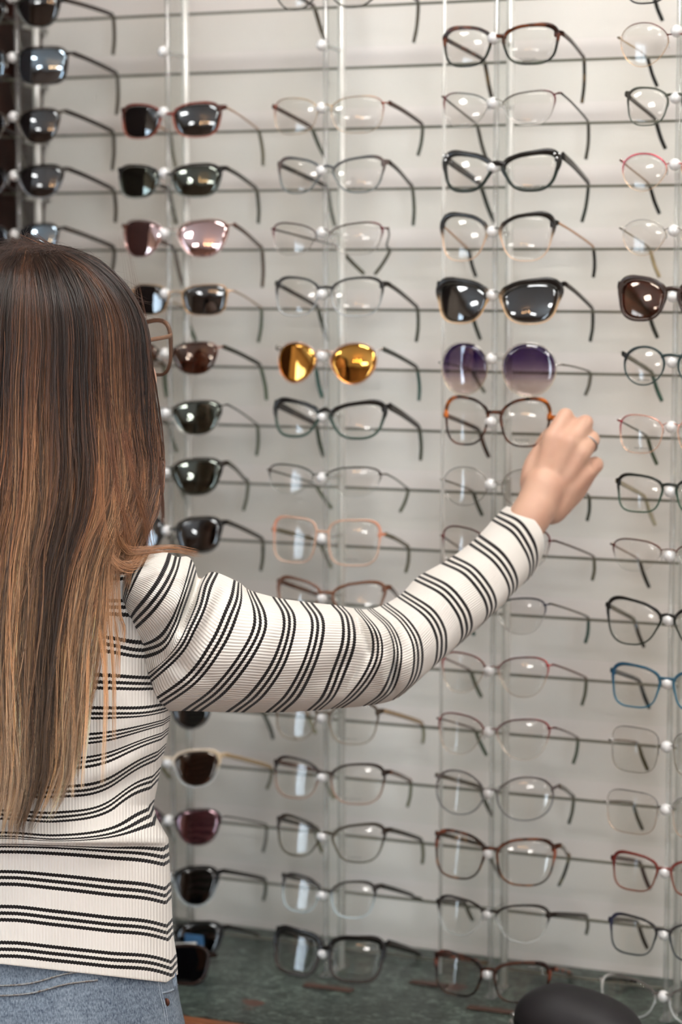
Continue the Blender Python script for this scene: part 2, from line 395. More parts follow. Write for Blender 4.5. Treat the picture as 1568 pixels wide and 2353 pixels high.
# ------------------------------------------------------------------ eyewear
SHAPES = {  # n (squareness), taper (narrower below), lift (outer corner raised), shift of widest
    'rect': (3.5, 0.10, 0.10), 'soft': (3.0, 0.10, 0.10), 'cat': (3.0, 0.18, 0.30), 'round': (2.05, 0.04, 0.0), 'sq': (3.6, 0.06, 0.04),
    'oval': (2.2, 0.06, 0.12), 'club': (2.9, 0.14, 0.20), 'avi': (2.1, 0.16, 0.10), 'fly': (2.8, 0.10, 0.16), 'wide': (2.8, 0.22, 0.14)}
KC = 2.7                                       # face-form curve of a front
def outline(side, xi, xo, zt, zb, shape, n=44):
    sq, tp, lf = SHAPES[shape]
    c = (xi+xo)/2; a = (xo-xi)/2; zc = (zt+zb)/2; b = (zt-zb)/2
    pts = []
    for i in range(n):
        t = 2*math.pi*i/n
        cx, sz = math.cos(t), math.sin(t)
        x = math.copysign(abs(cx)**(2/sq), cx); z = math.copysign(abs(sz)**(2/sq), sz)
        zz = z + lf*0.9*max(0, (z+0.35))*x*0.6
        if shape not in ('round', 'sq'): zz -= 0.20*max(0, -x)**1.5*max(0, (z+0.2))/1.2
        x2 = x*(1+tp*z)-tp*0.5*(z) * (1 if x < 0 else 0.2)
        pts.append((x2, zz))
    pts = np.array(pts)
    pts[:, 0] = (pts[:, 0]-pts[:, 0].min())/(pts[:, 0].max()-pts[:, 0].min())*2-1
    pts[:, 1] = (pts[:, 1]-pts[:, 1].min())/(pts[:, 1].max()-pts[:, 1].min())*2-1
    return np.stack([side*(c+a*pts[:, 0]), zc+b*pts[:, 1]], 1)
def C4(c, al=None):
    l = lin(c); return l if al is None else (l[0], l[1], l[2], al)

PRINTS = {(3, 1), (3, 2), (3, 7), (2, 3), (2, 9), (2, 12), (2, 13), (2, 14), (4, 4), (4, 6), (4, 7)}
M_PRINT = pbr('grey_lens_print', (110, 108, 104), 0.7)
def glasses(col, rail, Lx, Rx, by, hy, yt, yb, shape, style, cols, lens=CLEAR, bend=None, tip=None, label='', side=None, ctr=None,
            w=None, name='eyeglasses', gap=0.0088, temple='auto', cat='glasses', group=None, origin=None, parts='LR', ornament=False, pads=True, yoff=0.0):
    """pixel readings are turned into positions on the plane of the fronts, all on the same rack grid"""
    YH = YF+0.014
    zr = rail_z(rail)
    XLh = un(Lx, hy, YH)[0] if Lx is not None else None
    XRh = un(Rx, hy, YH)[0] if Rx is not None else None
    Xc = COLX[col] if ctr is None else ctr
    if XLh is not None and XRh is not None: X0 = (XLh+XRh)/2; hw = (XRh-XLh)/2
    elif XRh is not None: X0 = Xc; hw = XRh-Xc
    else: X0 = Xc; hw = Xc-XLh
    hw = max(0.058, min(0.078, hw))
    side = side or (1 if Rx is not None else -1)
    refx = (Rx-0.27*245) if side > 0 else (Lx+0.25*230)
    zt = un(refx, yt, YF+0.004)[2]; zb = un(refx, yb, YF+0.004)[2]
    zb = max(zb, ZC+0.004)
    zh = un(Rx if side > 0 else Lx, hy, YH)[2]
    bpx = 784+F*np.dot(np.array([X0, YF, zt])-CAM, RT)/np.dot(np.array([X0, YF, zt])-CAM, FW)
    zbr = un(bpx, by, YF)[2]
    O = np.array([X0, YF+yoff, zbr])
    drop = max(0.004, zh-(zr+0.004)); TA = math.atan(drop/0.10)-0.10
    tt = math.tan(TA)
    ct, cb, ce, cte, cti = cols                # top, bottom, end corner, temple, temple tip (rgb[,alpha])
    def W3(x, z, y=0.0):                       # front plane -> place
        return np.array([X0+x, O[1]+KC*x*x+y+(z-zbr)*tt*1.0, z])
    root = tag(empty(name, O), label, cat, group)
    metal = style in ('metal', 'half', 'rimless')
    fm = M_MET if metal else (M_TOR if style == 'tort' or style == 'brow_t' else M_PLA)
    wt, wb, wd = {'full': (0.0038, 0.0024, 0.0016), 'tort': (0.0040, 0.0026, 0.0016), 'bold': (0.0056, 0.0036, 0.0020), 'thin': (0.0022, 0.0018, 0.0013), 'metal': (0.0012, 0.0009, 0.0010),
                  'half': (0.0019, 0.0007, 0.0011), 'brow': (0.0046, 0.0010, 0.0017), 'brow_t': (0.0046, 0.0010, 0.0017), 'rimless': (0.0006, 0.0006, 0.0006)}[style]
    if w: wt *= w; wb *= w
    endp = 0.0052
    xo = hw-endp
    G = []
    outs = {}
    for s in (-1, 1):
        if ('L' if s < 0 else 'R') not in parts: continue
        o = outline(s, gap, xo, zt-wt*0.6, zb+wb*0.6, shape); outs[s] = o
        n = len(o); zmid = (zt+zb)/2; hb = (zt-zb)/2
        nx = np.roll(o, -1, 0)-np.roll(o, 1, 0); nrm = np.stack([nx[:, 1], -nx[:, 0]], 1); nrm /= np.linalg.norm(nrm, axis=1)[:, None]
        if np.dot(nrm[0], o[0]-o.mean(0)) < 0: nrm = -nrm
        pts, a, b, cc = [], [], [], []
        for i in range(n):
            zr_ = (o[i, 1]-zmid)/hb; xr = (abs(o[i, 0])-gap)/(xo-gap)
            t = min(1, max(0, (zr_+0.25)/0.8)); t = t*t*(3-2*t)
            ww = wb+(wt-wb)*t
            if zr_ > 0 and xr > 0.6 and not metal: ww *= 1+0.55*min(1, (xr-0.6)/0.3)*zr_
            if zr_ > -0.2 and xr < 0.12 and not metal: ww *= 1.15
            ce_t = max(0, min(1, (xr-0.72)/0.22))*max(0, min(1, (zr_+0.15)/0.5))
            cA = np.array(C4(cb))*(1-t)+np.array(C4(ct))*t
            if len(cb) < 4 or True: cA[3] = (cb[3] if len(cb) > 3 else 1)*(1-t)+(ct[3] if len(ct) > 3 else 1)*t
            cA = cA*(1-ce_t)+np.array(C4(ce))*ce_t
            p = o[i]+nrm[i]*ww*0.42
            pts.append(W3(p[0], p[1])); d = nrm[i]*ww*0.5
            a.append(np.array([d[0], 0, d[1]])); b.append(np.array([0, wd, 0])); cc.append(cA)
        G.append(sweep(pts, a, b, cc, True, 10, 0.75))
        # endpiece out to the hinge
        j = int(np.argmin(np.abs(o[:, 1]-(zh-0.000))+3*np.abs(abs(o[:, 0])-xo)))
        p0 = o[j]; eh = 0.0008 if metal else (0.0030 if style != 'thin' else 0.002)
        pa = W3(p0[0]-s*0.001, p0[1]*0.5+zh*0.5); pb = W3(s*(hw-0.001), zh, 0.0005); pc = W3(s*hw, zh, 0.004)
        pl = [pa, (pa+pb)/2, pb, pc]
        G.append(sweep(pl, [np.array([0, 0, eh*f]) for f in (1.4, 1.2, 1, 0.8)], [np.array([s*0.0003, 0.0014, 0]), np.array([s*0.0003, 0.0014, 0]), np.array([s*0.0010, 0.001, 0]), np.array([s*0.0013, 0.0, 0])], [C4(ce)]*4, False, 8, 0.8))
    # bridge
    zi = zbr
    def inner(s):
        if s not in outs: return np.array([s*gap, zi])
        o = outs[s]; m_ = np.abs(o[:, 0]) < (gap+0.35*(xo-gap)); up = o[m_]
        j = int(np.argmin(np.abs(up[:, 1]-(zi+0.0005))+1.5*(np.abs(up[:, 0])-gap)))
        return up[j]
    pl = inner(-1); pr = inner(1)
    bh = 0.0007 if metal or style in ('brow', 'brow_t') else wt*0.62
    pp = []
    for t in np.linspace(0, 1, 9):
        x = pl[0]*(1-t)+pr[0]*t; z = pl[1]*(1-t)+pr[1]*t
        z = z*(1-0.75*math.sin(math.pi*t))+(zi+0.0006)*0.75*math.sin(math.pi*t)
        pp.append(W3(x, z, -0.0010*math.sin(math.pi*t)))
    cbr = C4(ct)
    G.append(sweep(pp, [np.array([0, 0, bh*(1.25-0.4*math.sin(math.pi*t))]) for t in np.linspace(0, 1, 9)], [np.array([0, wd*0.9, 0])]*9, [cbr]*9, False, 8, 0.8))
    put('front_frame', join(*G), fm, root)
    # nose pads
    if pads:
        for s in (-1, 1):
            if ('L' if s < 0 else 'R') not in parts: continue
            zz = zi-0.010; x = s*(gap+0.0005)
            g = sphere(W3(x*0.92, zz, 0.0045), 0.0021, 10, 7, 0.45, 0.9, 1.6)
            g = (g[0], g[1], [(0.85, 0.85, 0.82, 0.55)]*len(g[0]))
            arm = tube([W3(s*(gap+0.001), zz+0.006, 0.0005), W3(s*(gap-0.0005), zz+0.003, 0.0042), W3(x*0.92, zz, 0.0045)], 0.00045, 6, (0.6, 0.55, 0.45, 1))
            put('nose_pad', join(g, arm), M_PLA if not metal else M_PLA, root)
    # lenses
    for s in (-1, 1):
        if s not in outs: continue
        o = outs[s]; n = len(o); c = o.mean(0); V = []; cc = []
        R = 0.115
        def lp(x, z, dy):
            r2 = (x-c[0])**2+(z-c[1])**2
            e2 = 0.02**2
            return W3(x, z, dy+(r2-e2)/(2*R)*0.55)
        rings = (0.0, 0.3, 0.6, 0.82, 0.97)
        for dy in (-0.0006, 0.0008):
            for f in rings:
                for q in (o if f > 0 else o[:1]):
                    V.append(lp(c[0]+(q[0]-c[0])*f, c[1]+(q[1]-c[1])*f, dy))
                    zr_ = (c[1]+(q[1]-c[1])*f-zb)/(zt-zb)
                    g1, g2 = np.array(lin((118, 98, 152))), np.array(lin((240, 230, 228)))
                    tg = min(1, max(0, (zr_-0.22)/0.5)); cc.append(g2*(1-tg)+g1*tg)
        Fc = []; half = 1+n*(len(rings)-1)
        for h in (0, 1):
            b0 = h*half
            for i in range(n):
                j = (i+1) % n
                Fc.append((b0, b0+1+i, b0+1+j) if h else (b0, b0+1+j, b0+1+i))
                for r in range(len(rings)-2):
                    q = b0+1+r*n
                    Fc.append((q+i, q+n+i, q+n+j, q+j) if h else (q+i, q+j, q+n+j, q+n+i))
        q = 1+(len(rings)-2)*n
        for i in range(n):
            j = (i+1) % n; Fc.append((q+i, q+j, half+q+j, half+q+i))
        put('lens', (V, Fc, cc if len(lens) > 3 else []), lens_mat(lens), root)
    # worn size print low on the demo lens
    if (col, rail) in PRINTS and 1 in outs:
        o = outs[1]; w_ = xo-gap; gs = []
        s_ = 1 if side > 0 else -1
        for i_ in range(7):
            x = s_*(gap+w_*(0.34+0.045*i_)); z = zb+(zt-zb)*0.14
            cp = W3(x, z, 0.0); dy = -0.0022
            for dx, dz, wx, wz in ((-0.0005, 0, 0.00018, 0.0008), (0.0, 0.0006*(-1)**i_, 0.0005, 0.00018), (0.0005, 0, 0.00018, 0.0008*(i_ % 3 != 1))):
                if wz <= 0: continue
                q_ = cp+np.array([dx, dy, dz]); gs.append(box(q_[0]-wx, q_[0]+wx, q_[1]-0.0001, q_[1]+0.0001, q_[2]-wz, q_[2]+wz))
        put('lens_print', join(*gs), M_PRINT, root, False)
    # temples
    for s in (-1, 1):
        if ('L' if s < 0 else 'R') not in parts: continue
        H = W3(s*hw, zh, 0.003)
        th_ = 0.0017
        if temple == 'auto': tp = 'thin' if metal or style in ('brow_t',) else ('wide' if style == 'bold' else 'mid')
        else: tp = temple
        h0, h1, hh = {'thin': (0.0011, 0.0010, 0.0023), 'mid': (0.0029, 0.0024, 0.0027), 'wide': (0.0046, 0.0032, 0.0030)}[tp]
        zbend = zr+h1+0.0016
        if bend: dxb = abs(un(bend[0], bend[1], YR)[0]-X0)
        else: dxb = hw-0.001
        dxb = min(dxb, hw+0.012)
        B = np.array([X0+s*dxb, YR, zbend])
        if tip:
            T = un(tip[0], tip[1], YR+0.014); dxt = (T[0]-X0); T = np.array([X0+s*dxt, YR+0.014, T[2]])
            if s < 0: T[0] += 0.004
        else: T = B+np.array([-s*0.010, 0.014, -0.034])
        T[2] = max(T[2], ZC+0.004)
        B2 = B+np.array([-s*0.0006, 0.006, -0.0035])
        pth = [H, H*0.6+B*0.4+np.array([s*0.001, 0, 0.0008]), B+np.array([s*0.0003, -0.006, 0.0018*(drop/0.02)]), B2, B2*0.45+T*0.55+np.array([s*0.0012, 0.001, 0.0]), T]
        sp = spline(pth, 6)
        m_ = len(sp); a, b, cc = [], [], []
        for i in range(m_):
            t = i/(m_-1)
            tan = sp[min(i+1, m_-1)]-sp[max(i-1, 0)]; tan /= np.linalg.norm(tan)
            lat = np.array([1.0, 0.15*s, 0]); lat -= tan*np.dot(lat, tan); lat /= np.linalg.norm(lat)
            upv = np.cross(lat, tan); upv /= np.linalg.norm(upv)
            hgt = h0+(h1-h0)*min(1, t/0.5)
            if t > 0.56: hgt = h1+(hh-h1)*min(1, (t-0.56)/0.12)
            if t > 0.95: hgt *= 0.8
            thk = th_*(0.8 if tp != 'thin' else 0.7)
            if t > 0.56: thk = max(thk, 0.0019)
            a.append(lat*thk); b.append(upv*hgt)
            cc.append(C4(cte) if t < 0.58 else C4(cti))
        cut = int(m_*0.6)
        tm = put('temple', sweep(sp[:cut+1], a[:cut+1], b[:cut+1], cc[:cut+1], False, 10, 0.8), M_MET if tp == 'thin' and metal else fm if fm is not M_MET else M_PLA, root)
        a2 = [q*1.06 for q in a[cut:]]; b2 = [q*1.06 for q in b[cut:]]
        put('temple_tip', sweep(sp[cut:], a2, b2, [C4(cti)]*(m_-cut), False, 10, 0.8), fm if fm is not M_MET else M_PLA, tm)
        hg = tube([H+np.array([-s*0.002, 0.0, 0.0016]), H+np.array([-s*0.002, 0, -0.0016])], 0.0009, 8, (0.7, 0.68, 0.62, 1))
        put('hinge', hg, M_MET, root)
        if ornament:
            put('ornament', join(*[sphere(W3(s*(hw-0.004+0.003*math.cos(q)), zh+0.003*math.sin(q), -0.0025), 0.0017, 8, 6) for q in (0.6, 2.6, 4.7)]), pbr('silver_ornament', (225, 228, 230), 0.15, 1.0), root)
    return root

BK = (22, 20, 18); BLK = (30, 28, 26); DG = (28, 38, 32); TIPG = (70, 74, 62); GOLD = (214, 172, 128); SIL = (205, 203, 198); GREY = (120, 118, 114)  # TIPG has the green haze of the glass strip painted into the tips
BRT = (62, 34, 20); AMB = (150, 84, 36); RED = (128, 28, 30); PKK = (196, 96, 104); CLR = (225, 228, 226, 0.25)
TEAL = (48, 84, 78); NAVY = (34, 44, 72); OLV = (66, 56, 40)
G = glasses
c3 = 'column under the hand'
c2 = 'column left of the hand'
c1 = 'sunglasses column beside the woman'
g3 = 'frames in the column under the hand'; g2 = 'frames in the column left of the hand'; g1 = 'sunglasses beside the woman'; g0 = 'sunglasses at the left edge'; g4 = 'frames at the right edge'
# column the hand reaches into
G(3, 1, 1018, 1292, 84, 76, 55, 148, 'soft', 'tort', (BRT, DG, (58, 30, 20), (52, 32, 24), OLV), bend=(1340, 146), tip=(1338, 237), label='dark tortoiseshell eyeglasses with amber bridge, highest in the '+c3, group=g3)
G(3, 2, 1015, 1288, 226, 213, 207, 288, 'cat', 'half', (GREY, SIL, (110, 42, 52), (52, 40, 34), (70, 66, 58)), bend=(1350, 288), tip=(1347, 366), label='grey half-rim glasses with burgundy corners, second from top in the '+c3, group=g3)
G(3, 3, 1020, 1292, 374, 357, 347, 439, 'cat', 'bold', (BK, DG, BK, (40, 38, 36), (44, 50, 44)), bend=(1350, 430), tip=(1338, 510), label='thick black cat-eye glasses with silver corner ornaments, above the thin gold browline pair', ornament=True, group=g3)
G(3, 4, 1012, 1282, 524, 512, 490, 600, 'club', 'brow', (BLK, (224, 190, 160), BLK, (200, 150, 110), BK), bend=(1362, 573), tip=(1364, 637), label='black browline glasses with thin gold temples, above the black-topped sunglasses', temple='thin', group=g3)
G(3, 5, 1003, 1296, 668, 652, 643, 745, 'club', 'brow', (BK, (214, 176, 132), BK, (44, 38, 34), (46, 50, 42)), DARK, bend=(1360, 712), tip=(1357, 784), label='black browline sunglasses with dark grey lenses and gold lower rims', temple='mid', name='sunglasses', w=1.25, cat='sunglasses', group=g3)
G(3, 6, 1008, 1290, 815, 838, 787, 912, 'round', 'metal', (SIL, (214, 196, 170), SIL, (130, 124, 116), (120, 116, 106)), GRA, bend=(1355, 857), tip=(1346, 908), label='big round sunglasses with purple gradient lenses', name='sunglasses', cat='sunglasses', group=g3)
G(3, 7, 1022, 1275, 948, 960, 915, 1026, 'fly', 'tort', (BRT, (70, 46, 36), (150, 88, 38), (60, 36, 24), (70, 44, 28)), label='round tortoiseshell glasses with amber corners, being gripped by the hand', w=0.85, pads=False, group=g3)
G(3, 8, 1012, 1285, 1108, 1112, 1078, 1168, 'round', 'metal', ((150, 146, 140), (150, 146, 140), SIL, (90, 70, 40), TIPG), bend=(1352, 1143), tip=(1350, 1196), label='thin grey metal round glasses partly behind the wrist', group=g3)
G(3, 9, 1012, 1275, 1245, 1243, 1217, 1305, 'club', 'half', ((90, 50, 48), SIL, (104, 24, 28), (92, 62, 50), (110, 108, 92)), bend=(1363, 1282), tip=(1362, 1333), label='dark red half-rim glasses partly behind the striped cuff', group=g3)
G(3, 10, 1008, 1266, 1395, 1388, 1374, 1456, 'wide', 'half', ((40, 56, 62), SIL, (34, 38, 66), (84, 70, 50), TEAL), bend=(1350, 1418), tip=(1346, 1477), label='navy-cornered half-rim glasses emerging below the striped forearm', group=g3)
G(3, 11, 1012, 1272, 1532, 1528, 1510, 1600, 'wide', 'half', ((124, 50, 44), (222, 206, 186), (176, 34, 38), (112, 48, 42), (88, 92, 76)), bend=(1345, 1562), tip=(1338, 1620), label='red-brown half-rim glasses with bright red corners, just below the forearm', group=g3)
G(3, 12, 1003, 1274, 1675, 1673, 1653, 1744, 'wide', 'half', ((112, 34, 40), (224, 208, 190), (128, 26, 34), (96, 54, 46), (76, 88, 72)), bend=(1326, 1702), tip=(1318, 1754), label='dark red half-rim glasses with a pink left end, above the grey oval pair', group=g3)
G(3, 13, 998, 1282, 1814, 1808, 1787, 1884, 'oval', 'thin', ((104, 98, 96), (110, 110, 110), (96, 88, 86), (84, 76, 66), TIPG), bend=(1316, 1838), tip=(1308, 1892), label='grey oval full-rim glasses, fourth from the bottom in the '+c3, group=g3)
G(3, 14, 998, 1284, 1949, 1945, 1929, 2032, 'soft', 'tort', ((74, 46, 34), (84, 62, 46), (92, 52, 40), (96, 82, 66), (70, 72, 56)), bend=(1306, 1975), tip=(1285, 2035), label='brown tortoiseshell glasses, third from the bottom in the '+c3, w=0.85, group=g3)
G(3, 15, 1003, 1272, 2093, 2102, 2080, 2164, 'wide', 'full', ((44, 36, 32), (225, 228, 226, 0.22), (40, 34, 30), (40, 34, 30), (84, 82, 70)), bend=(1347, 2112), tip=(1348, 2146), label='black-topped clear-bottom glasses, second from the bottom in the '+c3, w=0.7, group=g3)
G(3, 16, 998, 1272, 2226, 2228, 2212, 2302, 'rect', 'tort', ((54, 36, 32), (52, 42, 36), (72, 42, 36), (120, 74, 62), (64, 58, 50)), bend=(1310, 2236), tip=(1305, 2290), label='dark mottled tortoiseshell glasses at the bottom behind the black case', group=g3)
# column left of the hand
G(2, 0, 632, 880, -35, -50, -75, 18, 'round', 'full', (BLK, (50, 48, 44), BLK, (60, 38, 30), OLV), bend=(958, 22), tip=(951, 98), label='black round glasses at the top edge above an empty peg', w=0.7, group=g2)
G(2, 2, 625, 893, 240, 236, 220, 306, 'soft', 'metal', ((190, 160, 122), (206, 186, 164), (150, 66, 44), (62, 40, 30), TIPG), bend=(968, 292), tip=(961, 357), label='thin gold metal glasses with amber corners beside the dark red-tipped sunglasses', temple='mid', group=g2)
G(2, 3, 638, 893, 380, 372, 359, 443, 'cat', 'full', ((74, 76, 78), (112, 118, 118), (96, 84, 80), (44, 40, 34), TIPG), bend=(945, 438), tip=(950, 518), label='matte grey-blue cat-eye glasses in the '+c2, w=0.75, group=g2)
G(2, 4, 622, 890, 523, 524, 510, 586, 'cat', 'half', ((84, 68, 66), (186, 182, 178), (104, 32, 44), (66, 58, 46), (74, 70, 54)), bend=(893, 573), tip=(862, 630), label='burgundy-cornered half-rim glasses with right temple folded inward', group=g2)
G(2, 5, 632, 890, 660, 652, 637, 727, 'soft', 'full', ((46, 46, 46), (176, 180, 180, 0.7), (40, 38, 36), (48, 42, 36), TIPG), bend=(957, 712), tip=(957, 785), label='black-topped grey-bottomed glasses directly above the gold mirrored sunglasses', w=0.7, group=g2)
G(2, 6, 635, 880, 806, 802, 787, 884, 'avi', 'metal', ((206, 170, 150), (206, 170, 150), (215, 205, 198), (52, 56, 50), (48, 94, 88)), GLD, bend=(956, 850), tip=(963, 920), label='gold mirrored round sunglasses', temple='mid', name='sunglasses', cat='sunglasses', group=g2)
G(2, 7, 630, 893, 938, 934, 923, 1008, 'cat', 'bold', (BK, (58, 76, 68), BK, (38, 34, 30), (60, 70, 54)), bend=(961, 990), tip=(967, 1057), label='thick black cat-eye glasses with a pale blue left end, below the gold sunglasses', w=0.85, group=g2)
G(2, 8, 612, 885, 1090, 1090, 1073, 1142, 'wide', 'half', ((70, 72, 64), (215, 218, 216, 0.15), (50, 34, 30), (84, 84, 70), (104, 108, 88)), bend=(935, 1125), tip=(920, 1176), label='rimless-bottom dark half-rim glasses, above the peach square pair', temple='thin', group=g2)
G(2, 9, 625, 884, 1222, 1228, 1195, 1299, 'sq', 'thin', ((196, 158, 134), (196, 164, 142), (206, 140, 112), (104, 96, 76), (112, 112, 92)), bend=(936, 1262), tip=(933, 1315), label='peach-coloured square glasses in the '+c2, group=g2)
G(2, 10, 635, 893, 1362, 1350, 1337, 1420, 'cat', 'full', ((112, 74, 54), (120, 86, 66), (112, 76, 58), (100, 70, 56), TIPG), bend=(925, 1400), label='brown glasses with a pale blue left end, partly behind the striped sleeve', w=0.85, group=g2)
G(2, 12, 632, 880, 1638, 1634, 1616, 1708, 'soft', 'full', ((90, 76, 62), (140, 128, 112), (78, 66, 54), (160, 136, 108), (150, 146, 120)), bend=(968, 1668), tip=(972, 1707), label='light brown glasses with beige temples just below the striped sleeve', w=0.6, group=g2)
G(2, 13, 628, 893, 1775, 1775, 1756, 1846, 'soft', 'full', ((52, 42, 36), (150, 124, 108), (44, 34, 30), (100, 70, 56), (112, 112, 84)), bend=(941, 1802), tip=(937, 1853), label='dark brown glasses fading to pinkish below, fourth from bottom, '+c2, w=0.75, group=g2)
G(2, 14, 635, 893, 1912, 1908, 1893, 1979, 'cat', 'full', ((54, 46, 34), (78, 72, 56), (48, 38, 32), (52, 46, 38), (110, 108, 86)), bend=(966, 1938), tip=(971, 1984), label='dark olive brown cat-eye glasses, third from bottom in the '+c2, w=0.8, group=g2)
G(2, 15, 648, 874, 2047, 2036, 2025, 2105, 'soft', 'full', ((52, 46, 42), (196, 214, 220, 0.45), (54, 50, 48), (38, 34, 30), (38, 34, 30)), bend=(950, 2058), tip=(970, 2070), label='black-topped clear bluish-bottom glasses, second from bottom in the '+c2, w=0.7, group=g2)
G(2, 16, 632, 888, 2179, 2170, 2156, 2262, 'sq', 'bold', (BK, (58, 52, 48), BK, (36, 32, 28), (40, 38, 34)), bend=(962, 2192), tip=(958, 2290), label='large black square glasses with marbled rims, lowest in the '+c2, w=1.1, group=g2)
# sunglasses beside the woman
SG = dict(name='sunglasses', cat='sunglasses', group=g1)
G(1, 2, 278, 518, 262, 246, 235, 316, 'soft', 'full', ((120, 44, 34), (150, 80, 62), (70, 36, 28), (176, 140, 112), (104, 98, 80)), DARK, bend=(592, 300), tip=(605, 381), label='red-rimmed dark sunglasses, highest in the '+c1, w=0.6, temple='thin', **SG)
G(1, 3, 270, 518, 400, 386, 376, 454, 'soft', 'full', (BLK, (120, 124, 120), BLK, (46, 42, 36), (66, 66, 52)), GRN, bend=(586, 436), tip=(594, 513), label='black sunglasses directly above the pink mirrored pair', w=0.6, **SG)
G(1, 4, 278, 535, 526, 516, 503, 592, 'wide', 'metal', ((214, 196, 190), (214, 196, 190), (130, 84, 70), (84, 62, 52), (82, 62, 50)), PNK, bend=(598, 585), tip=(603, 660), label='pink mirrored sunglasses above the woman\'s head', temple='mid', **SG)
G(1, 5, 300, 535, 670, 668, 653, 725, 'rect', 'metal', (GOLD, GOLD, (222, 176, 130), (206, 176, 146), (76, 88, 68)), DARK, bend=(597, 708), tip=(594, 786), label='thin gold-rimmed dark sunglasses just below the pink mirrored pair', **SG)
G(1, 6, None, 512, 806, 797, 784, 861, 'wide', 'rimless', (BLK, BLK, (160, 90, 70), (44, 46, 36), (70, 92, 68)), BRN, bend=(595, 838), tip=(613, 919), label='rimless reddish brown sunglasses beside the woman\'s own glasses', temple='mid', **SG)
G(1, 7, None, 520, 936, 930, 919, 1000, 'wide', 'metal', (GREY, SIL, (50, 46, 40), (66, 68, 56), (96, 102, 84)), GRN, bend=(588, 980), tip=(590, 1046), label='grey-green sunglasses below the reddish brown rimless pair', **SG)
G(1, 8, None, 520, 1074, 1064, 1052, 1138, 'wide', 'full', ((44, 44, 38), (60, 60, 52), (46, 40, 34), (62, 62, 50), (96, 100, 84)), GRN, bend=(566, 1113), tip=(560, 1172), label='dark green-black sunglasses above the dark pair at shoulder height', w=0.4, **SG)
G(1, 9, 290, 520, 1216, 1200, 1187, 1270, 'soft', 'full', (BK, (80, 80, 80, 0.7), BK, (52, 46, 38), (84, 84, 68)), DARK, bend=(600, 1245), tip=(600, 1311), label='black sunglasses just above the woman\'s shoulder', w=0.6, **SG)
G(1, 12, None, 490, 1612, 1610, 1590, 1672, 'round', 'full', (BLK, (60, 58, 58), BLK, BLK, (50, 56, 46)), DARK, bend=(600, 1640), tip=(628, 1698), label='round dark sunglasses half hidden below the upper arm', w=0.5, **SG)
G(1, 13, None, 515, 1742, 1735, 1722, 1806, 'wide', 'full', ((214, 198, 176), (225, 228, 228, 0.4), (206, 184, 152), (170, 146, 112), (120, 116, 92)), BRD, bend=(622, 1772), tip=(614, 1812), label='brown-lensed sunglasses with cream frame beside the woman\'s waist', w=0.7, **SG)
G(1, 14, None, 518, 1880, 1877, 1858, 1940, 'wide', 'metal', ((90, 84, 84), (96, 88, 88), (60, 50, 50), (96, 88, 82), (112, 108, 100)), MAU, bend=(609, 1900), tip=(605, 1957), label='mauve-lensed metal sunglasses beside the woman\'s waist', **SG)
G(1, 15, None, 512, 2010, 2002, 1990, 2078, 'wide', 'full', (BK, (200, 210, 214, 0.4), BK, (38, 34, 30), (84, 86, 72)), ((60, 52, 48), (225, 225, 225), 0.05), bend=(606, 2030), tip=(606, 2068), label='very dark sunglasses with thick black temples beside the shirt hem', w=0.7, **SG)
sg16 = G(1, 16, None, 520, 2140, 2131, 2118, 2202, 'wide', 'full', (BK, (40, 40, 44), BK, BLK, (48, 46, 40)), ((50, 48, 50), (225, 230, 235), 0.06), bend=(590, 2142), tip=(588, 2228), label='black sunglasses with a blue patch on the lens, lowest on their column', w=0.7, **SG)
# leftmost column
SG0 = dict(name='sunglasses', cat='sunglasses', group=g0)
G(0, 0, None, 148, 2, 0, -12, 64, 'wide', 'full', (BLK, (96, 100, 98), BLK, (44, 34, 28), (66, 56, 42)), DARK, bend=(256, 48), tip=(260, 126), label='dark sunglasses at the top left corner', w=0.5, **SG0)
G(0, 1, None, 165, 128, 122, 106, 196, 'sq', 'thin', ((52, 46, 44), (70, 66, 64), (40, 32, 28), (38, 30, 26), (60, 50, 38)), BLU, bend=(265, 190), tip=(268, 264), label='blue-grey mirrored square sunglasses, second from top in the leftmost column', w=0.5, **SG0)
G(0, 2, None, 150, 262, 255, 248, 332, 'wide', 'thin', ((90, 82, 74), (120, 116, 110), (66, 58, 50), (40, 32, 28), (60, 52, 40)), DARK, bend=(256, 312), tip=(258, 391), label='dark sunglasses third from top in the leftmost column', w=0.5, **SG0)
G(0, 3, None, 156, 398, 388, 378, 456, 'wide', 'full', (BLK, (160, 164, 170, 0.6), (60, 56, 52), (38, 30, 26), (60, 52, 40)), DARK, bend=(258, 444), tip=(265, 511), label='dark sunglasses with clear lower rims in the leftmost column', w=0.5, **SG0)
G(0, 4, None, 148, 530, 524, 512, 592, 'wide', 'thin', ((60, 60, 60), (90, 90, 90), (56, 52, 48), (48, 40, 34), (60, 52, 40)), BLU, bend=(258, 580), label='blue-grey mirrored sunglasses right above the woman\'s hair', w=0.5, **SG0)
